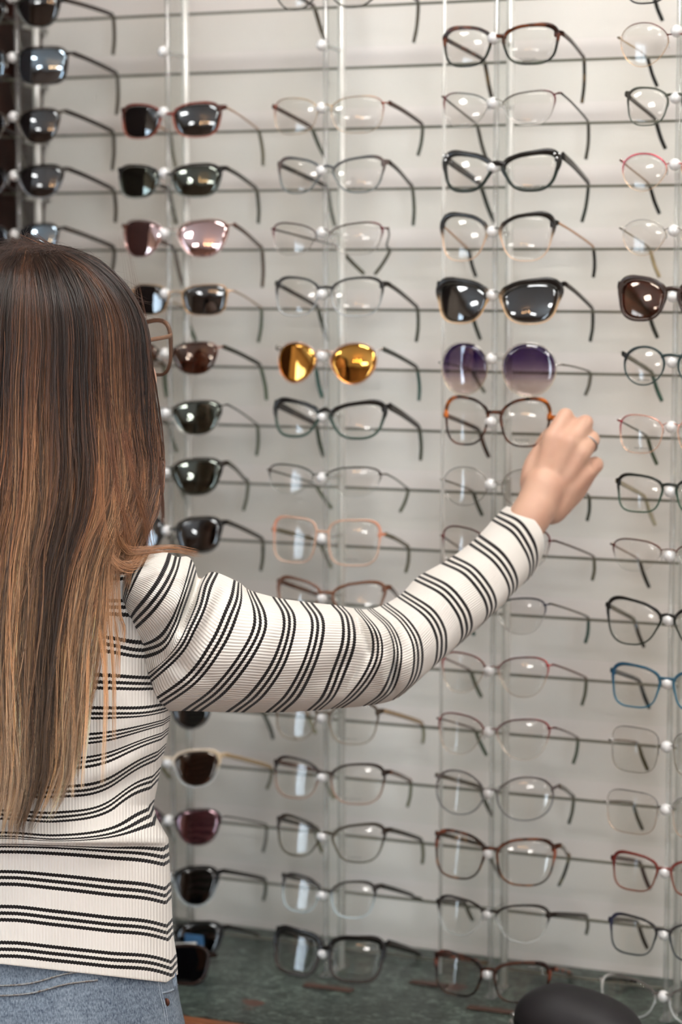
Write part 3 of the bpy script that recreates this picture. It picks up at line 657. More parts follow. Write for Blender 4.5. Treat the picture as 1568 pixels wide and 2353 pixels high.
# right edge
K4 = dict(group=g4, side=-1)
G(4, 0, 1432, None, -62, -55, -80, 8, 'soft', 'full', (BK, BK, BK, BK, BK), label='black glasses above the right corner, only their dark temple tip showing', w=0.8, **K4)
G(4, 1, 1420, None, 80, 86, 52, 154, 'avi', 'metal', ((104, 48, 46), (220, 186, 148), (204, 186, 168), (196, 166, 128), BK), label='burgundy and gold metal glasses, highest whole pair at the right edge', **K4)
G(4, 2, 1442, None, 216, 216, 200, 289, 'soft', 'full', ((74, 76, 66), (66, 74, 66), (56, 54, 48), (52, 42, 36), BK), label='dark green-grey glasses second from top at the right edge', w=0.6, **K4)
G(4, 3, 1426, None, 374, 368, 352, 440, 'avi', 'half', ((180, 88, 96), (222, 192, 160), (204, 120, 130), (190, 160, 140), BK), label='pink-topped metal glasses at the right edge', w=1.2, **K4)
G(4, 4, 1426, None, 520, 524, 504, 588, 'avi', 'metal', ((176, 172, 164), (222, 200, 176), SIL, (150, 136, 112), (176, 156, 120)), label='silver metal glasses with tan temple tips above the brown sunglasses', **K4)
G(4, 5, 1422, None, 662, 655, 636, 737, 'fly', 'bold', ((52, 38, 32), (50, 36, 30), (50, 38, 32), BK, (40, 42, 34)), BRN, label='thick brown sunglasses with amber-brown lenses at the right edge', name='sunglasses', cat='sunglasses', w=0.8, **K4)
G(4, 6, 1436, None, 815, 812, 796, 885, 'round', 'full', ((40, 54, 54), (44, 62, 62), (36, 38, 40), (88, 88, 70), (60, 92, 80)), label='black-green round glasses just below the brown sunglasses at the right edge', w=0.7, **K4)
G(4, 7, 1421, None, 970, 965, 953, 1041, 'soft', 'metal', ((214, 164, 148), (222, 186, 160), (176, 58, 76), (70, 72, 56), (70, 84, 64)), label='rose gold metal glasses with dark pink corner at the right edge', w=1.4, **K4)
G(4, 8, 1417, None, 1112, 1104, 1091, 1176, 'rect', 'full', ((28, 32, 26), (44, 74, 58), BK, (176, 166, 142), (176, 168, 146)), label='black-green rectangular glasses with pale temples at the right edge', w=0.75, **K4)
G(4, 9, 1403, None, 1262, 1250, 1239, 1312, 'wide', 'half', ((104, 74, 66), (220, 220, 216, 0.15), (84, 26, 28), (176, 146, 128), (46, 46, 40)), label='half-rim glasses with dark red corner above the round black pair', **K4)
G(4, 10, 1391, None, 1412, 1390, 1376, 1479, 'cat', 'full', (BK, (34, 42, 32), BK, (92, 88, 74), (44, 42, 36)), label='black rounded cat-eye glasses above the blue pair at the right edge', w=0.85, **K4)
G(4, 11, 1404, None, 1560, 1540, 1528, 1623, 'rect', 'full', ((36, 78, 98), (44, 98, 120), (32, 72, 98), (60, 66, 70), (40, 52, 58)), label='blue rectangular glasses at the right edge', w=0.8, **K4)
G(4, 12, 1400, None, 1712, 1700, 1671, 1773, 'sq', 'metal', ((130, 126, 122), (140, 128, 110), SIL, (130, 96, 72), (70, 66, 40)), label='thin grey square metal glasses directly below the blue pair', **K4)
G(4, 13, 1388, None, 1856, 1843, 1817, 1913, 'sq', 'metal', ((140, 138, 136), (214, 186, 160), SIL, (92, 66, 52), (50, 56, 40)), label='thin silver-grey square metal glasses above the reddish brown pair', **K4)
G(4, 14, 1406, None, 1996, 1970, 1962, 2044, 'rect', 'full', ((108, 46, 38), (118, 72, 56), (92, 30, 26), (74, 50, 42), (60, 40, 36)), label='reddish brown rectangular glasses at the right edge', w=0.75, **K4)
G(4, 15, 1400, None, 2136, 2112, 2105, 2190, 'rect', 'full', ((48, 46, 46), (52, 58, 62), (44, 46, 66), (60, 56, 46), (40, 38, 32)), label='dark navy-black rectangular glasses, second from bottom at the right edge', w=0.75, **K4)
G(4, 16, 1376, None, 2284, 2252, 2245, 2336, 'fly', 'thin', ((92, 86, 82), (205, 208, 206, 0.6), SIL, BLK, BK), label='silver-topped clear glasses, lowest at the right edge behind the black case', **K4)

# flat blue patch on the lowest black sunglasses and the white tag beside it
q = un(447, 2168, YF-0.004)
put('patch', box(q[0]-0.0125, q[0]+0.0125, q[1]-0.0012, q[1]-0.0002, q[2]-0.011, q[2]+0.011, 0.0003), pbr('blue_patch', (62, 104, 142), 0.4, noise=((52, 90, 128), 60)), sg16, False)
q0 = un(402, 2170, YF-0.012); q1 = un(452, 2168, YF-0.012)
put('price_tag', sweep([q0, (q0+q1)/2, q1], [np.array([0, 0, 0.0016])]*3, [np.array([0, 0.0006, 0])]*3, None, False, 8), pbr('white_card', (225, 225, 218), 0.6), sg16)

# a folded pair standing on the worktop behind the hem
def on_counter():
    c = unz(352, 2258, ZC); O = np.array([c[0], c[1], ZC])
    r = tag(empty('sunglasses', O), 'dark brown sunglasses folded on the worktop beside the shirt hem', 'sunglasses')
    Gs = []
    for s in (-1, 1):
        o = outline(s, 0.009, 0.064, 0.046, 0.002, 'soft'); n = len(o); cc = o.mean(0)
        pts = [O+np.array([p[0], KC*p[0]**2+(p[1])*0.15, p[1]]) for p in o]
        nr = [(p-cc)/np.linalg.norm(p-cc) for p in o]
        Gs.append(sweep(pts, [np.array([v[0]*0.0022, 0, v[1]*0.0022]) for v in nr], [np.array([0, 0.002, 0])]*n, [C4((40, 28, 24))]*n, True, 8))
        V = [O+np.array([cc[0], KC*cc[0]**2+cc[1]*0.15-0.001, cc[1]])]+pts
        V2 = [v+np.array([0, 0.0014, 0]) for v in V]
        Fc = [(0, 1+(i+1) % n, 1+i) for i in range(n)]+[(n+1, n+2+i, n+2+(i+1) % n) for i in range(n)]
        put('lens', (V+V2, Fc, []), lens_mat(((60, 40, 34), (235, 235, 240), 0.08)), r)
        y = 0.016+0.004*(s+1)
        tm = [O+np.array([s*0.068, 0.012, 0.036]), O+np.array([s*0.066, y, 0.035]), O+np.array([-s*0.02, y+0.004, 0.034]), O+np.array([-s*0.055, y+0.004, 0.020])]
        put('temple', sweep(spline(tm, 5), [np.array([0, 0.0012, 0])]*16, [np.array([0.0004, 0, 0.0024])]*16, [C4((36, 26, 22))]*16, False, 8), M_PLA, r)
    Gs.append(sweep([O+np.array([x, -0.001, 0.034+0.0]) for x in (-0.0105, 0, 0.0105)], [np.array([0, 0, 0.0022])]*3, [np.array([0, 0.002, 0])]*3, [C4((40, 28, 24))]*3, False, 8))
    put('front_frame', join(*Gs), M_PLA, r)
on_counter()

# black case on the worktop
c = unz(1330, 2353, ZC+0.0)
O = np.array([c[0]+0.018, -0.262, ZC])
cr = tag(empty('glasses_case', O), 'black rounded hard case lying on the worktop in front of the lowest glasses', 'glasses case')
def pod(z0, z1, f0, f1, n=12, ox=0.0):
    V, Fc = [], []; K = 40
    for i in range(n+1):
        t = i/n; z = z0+(z1-z0)*t
        prof = math.sqrt(max(0, 1-(f0+(f1-f0)*t)**2.4))
        for j in range(K):
            a = 2*math.pi*j/K; ca, sa = math.cos(a), math.sin(a)
            x = 0.070*prof*math.copysign(abs(ca)**0.8, ca); y = 0.044*prof*math.copysign(abs(sa)**0.85, sa)
            xx = x+ox
            V.append(O+np.array([xx, y, z*(1-0.22*max(0, (xx+0.03)/0.09)) if z > 0.02 else z]))
    for i in range(n):
        for j in range(K):
            k = (j+1) % K; Fc.append((i*K+j, i*K+k, (i+1)*K+k, (i+1)*K+j))
    Fc.append(tuple(range(K-1, -1, -1))); Fc.append(tuple(n*K+j for j in range(K)))
    return V, Fc, []
M_CASE = pbr('aubergine_black_leatherette', (21, 18, 22), 0.62, noise=((17, 15, 18), 60), bump=(700, 0.25))
put('shell_lower', pod(0.0006, 0.020, 0.62, 0.05), M_CASE, cr)
put('shell_lid', pod(0.0215, 0.062, 0.03, 0.995, 18), M_CASE, cr)
put('clasp', join(tube([O+np.array([-0.070, -0.006, 0.022]), O+np.array([-0.075, 0.0, 0.020]), O+np.array([-0.070, 0.006, 0.022])], 0.0022, 8), sphere(O+np.array([-0.074, 0, 0.012]), 0.004, 12, 8)), M_ALU, cr)
# ------------------------------------------------------------------ the woman
HX = np.array([math.cos(A), math.sin(A), 0]); HY = np.array([-math.sin(A), math.cos(A), 0]); HZ = np.array([0, 0, 1.0])
FOOT = P(20, 2300, 2.42); FOOT[2] = 0
wom = tag(empty('person', FOOT), 'woman from behind in striped top and jeans, long brown-blonde hair, right arm reaching out', 'person')
M_SKIN = None
m, nt, out = newmat('skin'); M_SKIN = m
b = N(nt, 'ShaderNodeBsdfPrincipled'); L(nt, b.outputs[0], out.inputs[0])
b.inputs['Roughness'].default_value = 0.5; b.inputs['Subsurface Weight'].default_value = 0.06; b.inputs['Subsurface Radius'].default_value = (0.02, 0.008, 0.004); b.inputs['Subsurface Scale'].default_value = 0.3
tc = N(nt, 'ShaderNodeTexCoord'); t = N(nt, 'ShaderNodeTexNoise'); t.inputs['Scale'].default_value = 28; L(nt, tc.outputs['Object'], t.inputs['Vector'])
r = N(nt, 'ShaderNodeValToRGB'); r.color_ramp.elements[0].position = 0.35; r.color_ramp.elements[1].position = 0.7
r.color_ramp.elements[0].color = lin((208, 168, 144)); r.color_ramp.elements[1].color = lin((198, 152, 130)); L(nt, t.outputs['Fac'], r.inputs[0]); L(nt, r.outputs[0], b.inputs['Base Color'])
t2 = N(nt, 'ShaderNodeTexNoise'); t2.inputs['Scale'].default_value = 260; L(nt, tc.outputs['Object'], t2.inputs['Vector'])
bp = N(nt, 'ShaderNodeBump'); bp.inputs['Strength'].default_value = 0.15; bp.inputs['Distance'].default_value = 0.0005; L(nt, t2.outputs['Fac'], bp.inputs['Height']); L(nt, bp.outputs[0], b.inputs['Normal'])

def capsule(chain, k=20):
    """closed tapered tube with round ends through (point, radius) list"""
    pts = [np.asarray(c[0], float) for c in chain]; rr = [c[1] for c in chain]
    sp = spline(pts, 6) if len(pts) > 2 else np.array([pts[0]*(1-t)+pts[1]*t for t in np.linspace(0, 1, 9)])
    ri = np.interp(np.linspace(0, len(rr)-1, len(sp)), range(len(rr)), rr)
    d0 = sp[0]-sp[1]; d0 /= np.linalg.norm(d0); d1 = sp[-1]-sp[-2]; d1 /= np.linalg.norm(d1)
    pre = [sp[0]+d0*ri[0]*math.cos(q) for q in np.linspace(0.15, 1.45, 5)]; prr = [ri[0]*math.sin(q) for q in np.linspace(0.15, 1.45, 5)]
    pos = [sp[-1]+d1*ri[-1]*math.cos(q) for q in np.linspace(1.45, 0.15, 5)]; por = [ri[-1]*math.sin(q) for q in np.linspace(1.45, 0.15, 5)]
    return tube(np.vstack([pre, sp, pos]), np.array(prr+list(ri)+por), k)
def ell(c, rx, ry, rz, ax=None):
    V, Fc, _ = sphere((0, 0, 0), 1.0, 28, 18)
    ax = ax or (HX, HY, HZ)
    return [np.asarray(c)+v[0]*rx*ax[0]+v[1]*ry*ax[1]+v[2]*rz*ax[2] for v in V], Fc, []

# head looking away and to the right
PH = math.radians(36)
HF = HX*math.sin(PH)+HY*math.cos(PH); HR = HX*math.cos(PH)-HY*math.sin(PH)
HC = P(148, 812, 2.40)
def hp(rt, fw, up): return HC+HR*rt+HF*fw+HZ*up
hax = (HR, HF, HZ)
B = []
B.append(ell(hp(0, -0.008, 0.018), 0.068, 0.082, 0.080, hax))
B.append(ell(hp(0, 0.030, -0.030), 0.060, 0.062, 0.085, hax))
B.append(ell(hp(0, 0.060, -0.088), 0.030, 0.028, 0.024, hax))          # chin
for s in (-1, 1):
    B.append(ell(hp(s*0.040, 0.060, -0.028), 0.024, 0.022, 0.026, hax))  # cheek
    B.append(ell(hp(s*0.028, 0.070, 0.020), 0.022, 0.012, 0.010, hax))   # brow
    B.append(ell(hp(s*0.031, 0.070, 0.000), 0.014, 0.013, 0.012, hax))   # eyelids
    B.append(ell(hp(s*0.0735, -0.004, -0.006), 0.007, 0.016, 0.030, hax))  # ear
B.append(capsule([(hp(0, 0.084, 0.010), 0.007), (hp(0, 0.097, -0.014), 0.008), (hp(0, 0.108, -0.034), 0.010)]))
for s in (-1, 1): B.append(ell(hp(s*0.010, 0.096, -0.036), 0.007, 0.009, 0.006, hax))
B.append(ell(hp(0, 0.088, -0.058), 0.022, 0.008, 0.0045, hax)); B.append(ell(hp(0, 0.086, -0.068), 0.019, 0.008, 0.005, hax))
B.append(capsule([(hp(0, -0.025, -0.06), 0.055), (P(110, 1090, 2.41), 0.052), (P(80, 1290, 2.40), 0.062)]))
# trunk
def pl(x, y, d, r): return (P(x, y, d), r)
B.append(ell(P(20, 1460, 2.385), 0.128, 0.072, 0.098)); B.append(ell(P(20, 1650, 2.385), 0.128, 0.072, 0.16)); B.append(ell(P(22, 1900, 2.385), 0.120, 0.07, 0.15))
B.append(ell(P(22, 2180, 2.39), 0.150, 0.088, 0.13))
B.append(capsule([pl(-170, 1345, 2.39, 0.042), pl(60, 1295, 2.39, 0.048), pl(270, 1335, 2.39, 0.042)]))
# right arm
B.append(capsule([pl(300, 1385, 2.375, 0.046), pl(600, 1470, 2.42, 0.042), pl(905, 1500, 2.475, 0.034)]))
B.append(capsule([pl(905, 1500, 2.475, 0.034), pl(1046, 1396, 2.522, 0.030), pl(1172, 1250, 2.574, 0.0238), pl(1215, 1192, 2.578, 0.0226), pl(1235, 1160, 2.582, 0.0226)]))
# left arm hanging, hand slightly forward
B.append(capsule([pl(-235, 1385, 2.385, 0.046), pl(-285, 1700, 2.40, 0.040), pl(-300, 2030, 2.40, 0.033)]))
B.append(capsule([pl(-300, 2030, 2.40, 0.033), pl(-290, 2250, 2.34, 0.031), pl(-275, 2500, 2.28, 0.022)]))
lh = P(-273, 2560, 2.27)
B.append(ell(lh, 0.016, 0.036, 0.048))
for q, (dy, ln) in enumerate(((-0.030, 0.066), (-0.010, 0.076), (0.010, 0.072), (0.028, 0.056))):
    B.append(capsule([(lh+HY*dy-HZ*0.03, 0.0085), (lh+HY*(dy*1.1)-HZ*(0.035+ln*0.55)+HX*0.004, 0.008), (lh+HY*(dy*1.1)-HZ*(0.035+ln)+HX*0.016, 0.007)], 12))
B.append(capsule([(lh-HY*0.026+HZ*0.02, 0.011), (lh-HY*0.046-HZ*0.012+HX*0.008, 0.010), (lh-HY*0.048-HZ*0.040+HX*0.012, 0.0085)], 12))
# legs to the floor, feet
for s in (-1, 1):
    hx = FOOT+HX*s*0.085
    B.append(capsule([(hx+HZ*0.86, 0.080), (hx+HZ*0.70, 0.078), (hx+HZ*0.48+HY*0.008, 0.052), (hx+HZ*0.34-HY*0.006, 0.052), (hx+HZ*0.10, 0.034)]))
    B.append(capsule([(hx+HZ*0.055-HY*0.03, 0.033), (hx+HZ*0.045+HY*0.06, 0.034), (hx+HZ*0.034+HY*0.13, 0.027)]))
# reaching hand: wrist, metacarpals, knuckles, curled fingers, thumb
D0 = 2.592
def hpt(x, y, d): return P(x, y, D0+d)
B.append(capsule([(hpt(1212, 1196, -0.012), 0.0225), (hpt(1234, 1160, -0.009), 0.0225), (hpt(1252, 1120, -0.004), 0.0235)]))
meta = [((1236, 1140), (1272, 1008), 0.0125, 0.0118), ((1256, 1132), (1308, 1016), 0.0130, 0.0120), ((1274, 1136), (1336, 1040), 0.0130, 0.0114), ((1284, 1150), (1346, 1086), 0.0130, 0.0115)]
for i, (w0, k0, ra, rb) in enumerate(meta):
    dz = (-0.008, -0.013, -0.010, -0.002)[i]
    B.append(capsule([(hpt(*w0, -0.004+0.002*i), ra), (hpt((w0[0]+k0[0])/2, (w0[1]+k0[1])/2, dz*0.6), ra), (hpt(*k0, dz), rb)], 16))
B.append(capsule([(hpt(1268, 1168, 0.004), 0.018), (hpt(1312, 1118, 0.008), 0.019), (hpt(1345, 1082, 0.010), 0.014)]))
B.append(ell(hpt(1268, 1085, 0.004), 0.032, 0.014, 0.044, (HX*math.cos(0.45)+HZ*-math.sin(0.45), HY, HZ*math.cos(0.45)+HX*math.sin(0.45))))
fing = [  # knuckle, PIP, DIP, tip  (px,py,depth) radii
    [(1272, 1008, -0.008, .0118), (1300, 956, 0.004, .0094), (1296, 962, 0.028, .0084), (1281, 985, 0.040, .0074)],
    [(1310, 1018, -0.012, .0112), (1346, 971, 0.001, .0092), (1336, 982, 0.026, .0084), (1318, 1010, 0.036, .0074)],
    [(1336, 1040, -0.010, .0114), (1360, 1009, 0.006, .0096), (1352, 1022, 0.029, .0080), (1334, 1046, 0.034, .0070)],
    [(1346, 1086, 0.000, .0115), (1369, 1068, 0.010, .0094), (1360, 1082, 0.030, .0074), (1342, 1094, 0.034, .0064)]]
for f in fing:
    B.append(capsule([(hpt(*f[0][:3]), f[0][3]), (hpt(*f[1][:3]), f[1][3])], 16))
    B.append(capsule([(hpt(*f[1][:3]), f[1][3]), (hpt(*f[2][:3]), f[2][3])], 16))
    B.append(capsule([(hpt(*f[2][:3]), f[2][3]), (hpt(*f[3][:3]), f[3][3])], 16))
B.append(capsule([(hpt(1232, 1120, 0.006), 0.0135), (hpt(1238, 1060, 0.024), 0.0120), (hpt(1255, 1015, 0.036), 0.0098), (hpt(1272, 992, 0.044), 0.0086)], 16))
g = join(*B)
raw = mesh_obj('raw', g[0], g[1], M_SKIN, wom)
md = raw.modifiers.new('r', 'REMESH'); md.mode = 'VOXEL'; md.voxel_size = 0.0026; md.adaptivity = 0
sm = raw.modifiers.new('s', 'SMOOTH'); sm.factor = 0.6; sm.iterations = 4
bpy.context.view_layer.update()
dg = bpy.context.evaluated_depsgraph_get()
me = bpy.data.meshes.new_from_object(raw.evaluated_get(dg))
me.polygons.foreach_set('use_smooth', [True]*len(me.polygons))
if not me.materials: me.materials.append(M_SKIN)
bpy.data.objects.remove(raw)
bod = bpy.data.objects.new('body', me); link(bod, wom); ORG['body'] = FOOT
# ring on the ring finger
rc = hpt(1352, 1020, 0.000); rd = hpt(1360, 1009, 0.006)-hpt(1336, 1040, -0.010); rd /= np.linalg.norm(rd)
u = np.cross(rd, HZ); u /= np.linalg.norm(u); v = np.cross(rd, u)
tag(put('ring', tube([rc+(u*math.cos(q)+v*math.sin(q))*0.0108 for q in np.linspace(0, 2*math.pi, 25)[:-1]], 0.0009, 8, closed=True), M_ALU, wom))

# ---- striped top
GRP = [(2181, 2192, 2205, 2217, 2226, 2197), (2098, 2110, 2124, 2136, 2144, 2118), (2016, 2026, 2040, 2052, 2059, 2032), (1944, 1947, 1955, 1964, 1970, 1958),
       (1922, 1929, 1917, 1886, 1874, 1838), (1872, 1878, 1852, 1805, 1795, 1760), (1818, 1820, 1800, 1750, 1735, 1702), (1765, 1757, 1738, 1700, 1690, 1668),
       (1705, 1702, 1692, 1668, 1660, 1642), (1640, 1638, 1640, 1636, 1630, 1622), (1565, 1566, 1568, 1571, 1571, 1571), (1480, 1480, 1481, 1494, 1495, 1495),
       (1395,)*6, (1315,)*6, (1238,)*6, (1160,)*6]
EDG = [(1150, 150), (1220, 170), (1245, 230), (1262, 300), (1290, 335), (1330, 348), (1400, 352), (1500, 358), (1580, 375), (1640, 392), (1700, 385), (1750, 372), (1800, 363), (1850, 353), (1880, 361),
       (1905, 375), (1925, 387), (1940, 388), (2000, 391), (2050, 394), (2100, 396), (2150, 399), (2200, 407), (2240, 409)]
def edge(y): return np.interp(y, [e[0] for e in EDG], [e[1] for e in EDG])
GA = np.array(GRP, float)                                       # groups x columns
def vtorso(x, y):
    E = edge(y); x = min(abs(x-10), E)
    cols = np.array([0, 120, 240, E-52, E-24, E])
    if x >= cols[4]:
        t = (x-cols[4])/24; yy = GA[:, 4]*(1-t)+GA[:, 5]*t
    else:
        k = max(0, int(np.searchsorted(cols[:5], x, 'right')-1)); k = min(k, 3)
        h = np.diff(cols[:5]); dl = (GA[:, 1:5]-GA[:, 0:4])/h
        m0 = (dl[:, k]*h[k-1]+dl[:, k-1]*h[k])/(h[k]+h[k-1]) if k > 0 else np.zeros(len(GA))
        m1 = (dl[:, k+1]*h[k]+dl[:, k]*h[k+1])/(h[k]+h[k+1]) if k < 3 else dl[:, 3]
        t = (x-cols[k])/h[k]
        yy = (2*t**3-3*t*t+1)*GA[:, k]+(t**3-2*t*t+t)*h[k]*m0+(-2*t**3+3*t*t)*GA[:, k+1]+(t**3-t*t)*h[k]*m1
    if y > yy[0]: return (yy[0]-y)/83.0
    return float(np.interp(-y, -yy, np.arange(len(GRP))))
M_TOP = None
m, nt, out = newmat('striped_rib_knit'); M_TOP = m
b = N(nt, 'ShaderNodeBsdfPrincipled'); L(nt, b.outputs[0], out.inputs[0]); b.inputs['Roughness'].default_value = 0.85
b.inputs['Specular IOR Level'].default_value = 0.2; b.inputs['Sheen Weight'].default_value = 0.15; b.inputs['Subsurface Weight'].default_value = 0.0
uvn = N(nt, 'ShaderNodeUVMap', uv_map='UVMap'); sx = N(nt, 'ShaderNodeSeparateXYZ'); L(nt, uvn.outputs[0], sx.inputs[0])
def MT(op, a, b_=None, c_=None):
    n = N(nt, 'ShaderNodeMath', operation=op)
    for i, q in enumerate((a, b_, c_)):
        if q is None: continue
        if isinstance(q, (int, float)): n.inputs[i].default_value = q
        else: L(nt, q, n.inputs[i])
    return n.outputs[0]
rib = MT('SINE', MT('MULTIPLY', sx.outputs[0], 2*math.pi/0.0031))
vv = MT('ADD', sx.outputs[1], MT('MULTIPLY', rib, 0.008))
fr = MT('SUBTRACT', MT('FRACT', MT('ADD', vv, 0.5)), 0.5)
acc = None
for o_ in (-0.185, 0.0, 0.185):
    d_ = MT('ABSOLUTE', MT('SUBTRACT', fr, o_))
    lt = N(nt, 'ShaderNodeMapRange'); lt.inputs['From Min'].default_value = 0.056; lt.inputs['From Max'].default_value = 0.043; L(nt, d_, lt.inputs[0])
    acc = lt.outputs[0] if acc is None else MT('MAXIMUM', acc, lt.outputs[0])
mx = N(nt, 'ShaderNodeMix', data_type='RGBA'); mx.inputs[6].default_value = lin((228, 223, 215)); mx.inputs[7].default_value = lin((24, 20, 20)); L(nt, acc, mx.inputs[0]); L(nt, mx.outputs[2], b.inputs['Base Color'])
bp = N(nt, 'ShaderNodeBump'); bp.inputs['Strength'].default_value = 0.55; bp.inputs['Distance'].default_value = 0.0007; L(nt, rib, bp.inputs['Height'])
L(nt, bp.outputs[0], b.inputs['Normal'])

V, Fc, UV = [], [], []
NY, NT = 300, 150
ys = np.concatenate([np.linspace(1235, 2238, NY)])
def hdep(y): return np.interp(y, [1235, 1262, 1300, 1400, 1600, 1800, 1930, 2050, 2240], [0.055, 0.070, 0.088, 0.104, 0.104, 0.094, 0.099, 0.103, 0.112])
rows = [(y, 1.0) for y in ys]+[(2238, 0.985), (2226, 0.975), (2150, 0.965)]
for y, sc in rows:
    E = edge(y); xc = 20; hw = (E-xc)*sc; hd = hdep(y)*sc
    if y < 1262: xc = 20+(1262-y)*1.2
    for j in range(NT):
        a = 2*math.pi*j/NT; c, s = math.cos(a), math.sin(a)
        px = xc+hw*math.copysign(abs(c)**0.80, c); dd = -hd*math.copysign(abs(s)**0.86, s)     # s>0: camera side
        tl = max(0, min(1, (y-1950)/288)); py = y+tl*43*((px-385)/385 if px > 0 else -1)+tl*20+(0 if y < 2237 else 0)
        if px > E-26: py -= tl*22*(px-(E-26))/26
        back = max(0, s)
        f = 0.0
        # blouson fold above the waist and pulled diagonals below the arm
        f += 0.013*math.exp(-((min(py, 1938)-1938)/46)**2)*(1 if py < 1938 else max(0, 1-(py-1938)/5.0))
        wdiag = math.exp(-((py-1790)/95)**2)*min(1, max(0, (px-60)/200))
        f += 0.0045*wdiag*math.sin(2*math.pi*(py+0.42*px+10*math.sin(px*0.02))/88)
        f += 0.003*math.exp(-((py-1850)/120)**2)*math.sin(2*math.pi*(py+0.25*px)/150+1)
        f += 0.004*math.exp(-((px-60)/110)**2)*math.exp(-((py-1700)/300)**2)*-1.0
        f += 0.0018*math.sin(px*0.021+1.3*math.sin(py*0.006))*min(1, max(0, (py-1960)/80))
        d = 2.385+dd-f*back
        V.append(P(px, py, d)); UV.append(((px-20)/2290 + (0.5 if s < 0 else 0), vtorso(px, py)))
nr = len(rows)
for i in range(nr-1):
    for j in range(NT):
        k = (j+1) % NT; Fc.append((i*NT+j, (i+1)*NT+j, (i+1)*NT+k, i*NT+k))
# sleeve: rings follow the knit stripes, top silhouette -> bottom silhouette
RG = [(-1.0, [(262, 1300), (262, 1335), (262, 1370), (262, 1405), (264, 1440), (268, 1470)], 2.385, .050),
      (0.0, [(328, 1268), (318, 1292), (306, 1318), (296, 1345), (286, 1380), (280, 1425)], 2.365, .064),
      (0.55, [(368, 1262), (356, 1292), (340, 1325), (318, 1360), (296, 1395), (284, 1440)], 2.362, .068),
      (1.0, [(405, 1279), (396, 1310), (375, 1350), (345, 1390), (312, 1425), (290, 1452)], 2.36, .069),
      (1.6, [(432, 1279), (420, 1330), (402, 1380), (375, 1425), (340, 1460), (300, 1478)], 2.36, .068),
      (2.0, [(447, 1297), (432, 1345), (416, 1392), (398, 1440), (370, 1480), (308, 1500)], 2.36, .067),
      (2.5, [(459, 1330), (447, 1372), (432, 1412), (412, 1460), (375, 1515), (318, 1545)], 2.36, .066),
      (3.0, [(490, 1314), (474, 1345), (462, 1391), (440, 1440), (408, 1497), (326, 1574)], 2.362, .067),
      (4.0, [(549, 1338), (545, 1375), (532, 1410), (500, 1480), (440, 1562), (346, 1628)], 2.368, .066),
      (5.0, [(574, 1356), (596, 1408), (594, 1453), (557, 1520), (501, 1588), (440, 1634)], 2.378, .063),
      (6.0, [(641, 1374), (664, 1414), (661, 1464), (636, 1532), (590, 1597), (540, 1637)], 2.392, .060),
      (7.0, [(703, 1383), (728, 1420), (728, 1464), (708, 1530), (672, 1597), (630, 1637)], 2.408, .058),
      (8.0, [(776, 1391), (798, 1420), (801, 1476), (779, 1543), (755, 1601), (722, 1633)], 2.427, .055),
      (9.0, [(822, 1399), (862, 1450), (868, 1505), (845, 1558), (808, 1602), (772, 1628)], 2.445, .051),
      (10.0, [(850, 1399), (895, 1440), (914, 1490), (908, 1545), (888, 1592), (850, 1621)], 2.460, .047),
      (11.0, [(882, 1389), (927, 1425), (956, 1472), (961, 1525), (948, 1568), (915, 1603)], 2.474, .043),
      (12.0, [(922, 1365), (985, 1408), (1012, 1452), (1015, 1494), (1008, 1520), (985, 1543)], 2.492, .040),
      (13.0, [(962, 1324), (1023, 1356), (1060, 1400), (1073, 1436), (1070, 1462), (1050, 1486)], 2.512, .038),
      (14.0, [(1029, 1286), (1079, 1312), (1116, 1356), (1130, 1390), (1126, 1414), (1108, 1436)], 2.535, .036),
      (15.0, [(1090, 1240), (1140, 1277), (1168, 1313), (1180, 1345), (1175, 1369), (1157, 1384)], 2.556, .034),
      (16.0, [(1140, 1186), (1185, 1212), (1213, 1252), (1225, 1284), (1224, 1312), (1212, 1334)], 2.576, .033),
      (16.62, [(1163, 1164), (1206, 1177), (1237, 1210), (1249, 1240), (1247, 1275), (1234, 1308)], 2.586, .032),
      (16.68, [(1168, 1168), (1206, 1181), (1235, 1213), (1246, 1242), (1244, 1272), (1232, 1302)], 2.587, .0300),
      (16.5, [(1160, 1176), (1196, 1190), (1224, 1222), (1236, 1252), (1234, 1282), (1222, 1308)], 2.584, .0285),
      (15.8, [(1138, 1206), (1170, 1222), (1192, 1256), (1204, 1282), (1202, 1306), (1192, 1326)], 2.572, .0280)]
K = 96; SUB = 9
def ring_pts(r):
    v, pts, dc, h = r; q = spline(np.array(pts, float), 12); out_ = []
    ln = np.concatenate([[0], np.cumsum(np.linalg.norm(np.diff(q, axis=0), axis=1))]); ln /= ln[-1]
    for j in range(K//2+1):
        # angle 0..pi over the visible half
        a = math.pi*j/(K//2); t = (1-math.cos(a))/2*0.55+(a/math.pi)*0.45
        out_.append((np.interp(t, ln, q[:, 0]), np.interp(t, ln, q[:, 1]), dc-h*math.sin(a)))
    top, bot = np.array(pts[0], float), np.array(pts[-1], float)
    vis = out_[1:-1]
    for x, y, d in reversed(vis):          # hidden half: bulge mirrored about the top-bottom chord
        p = np.array([x, y]); ab = bot-top; t = np.dot(p-top, ab)/np.dot(ab, ab); f = top+ab*t
        q2 = f-(p-f)*0.9
        out_.append((q2[0], q2[1], 2*dc-d))
    return np.array(out_)
RP = np.array([ring_pts(r) for r in RG]); RV = np.array([r[0] for r in RG])
S = np.array([spline(RP[:, j, :], SUB) for j in range(K)])          # K x M x 3
VV = spline(np.stack([RV, RV], 1), SUB)[:, 0]; M_ = S.shape[1]
VV = np.interp(np.arange(M_)/SUB, range(len(RV)), RV)
off = len(V)
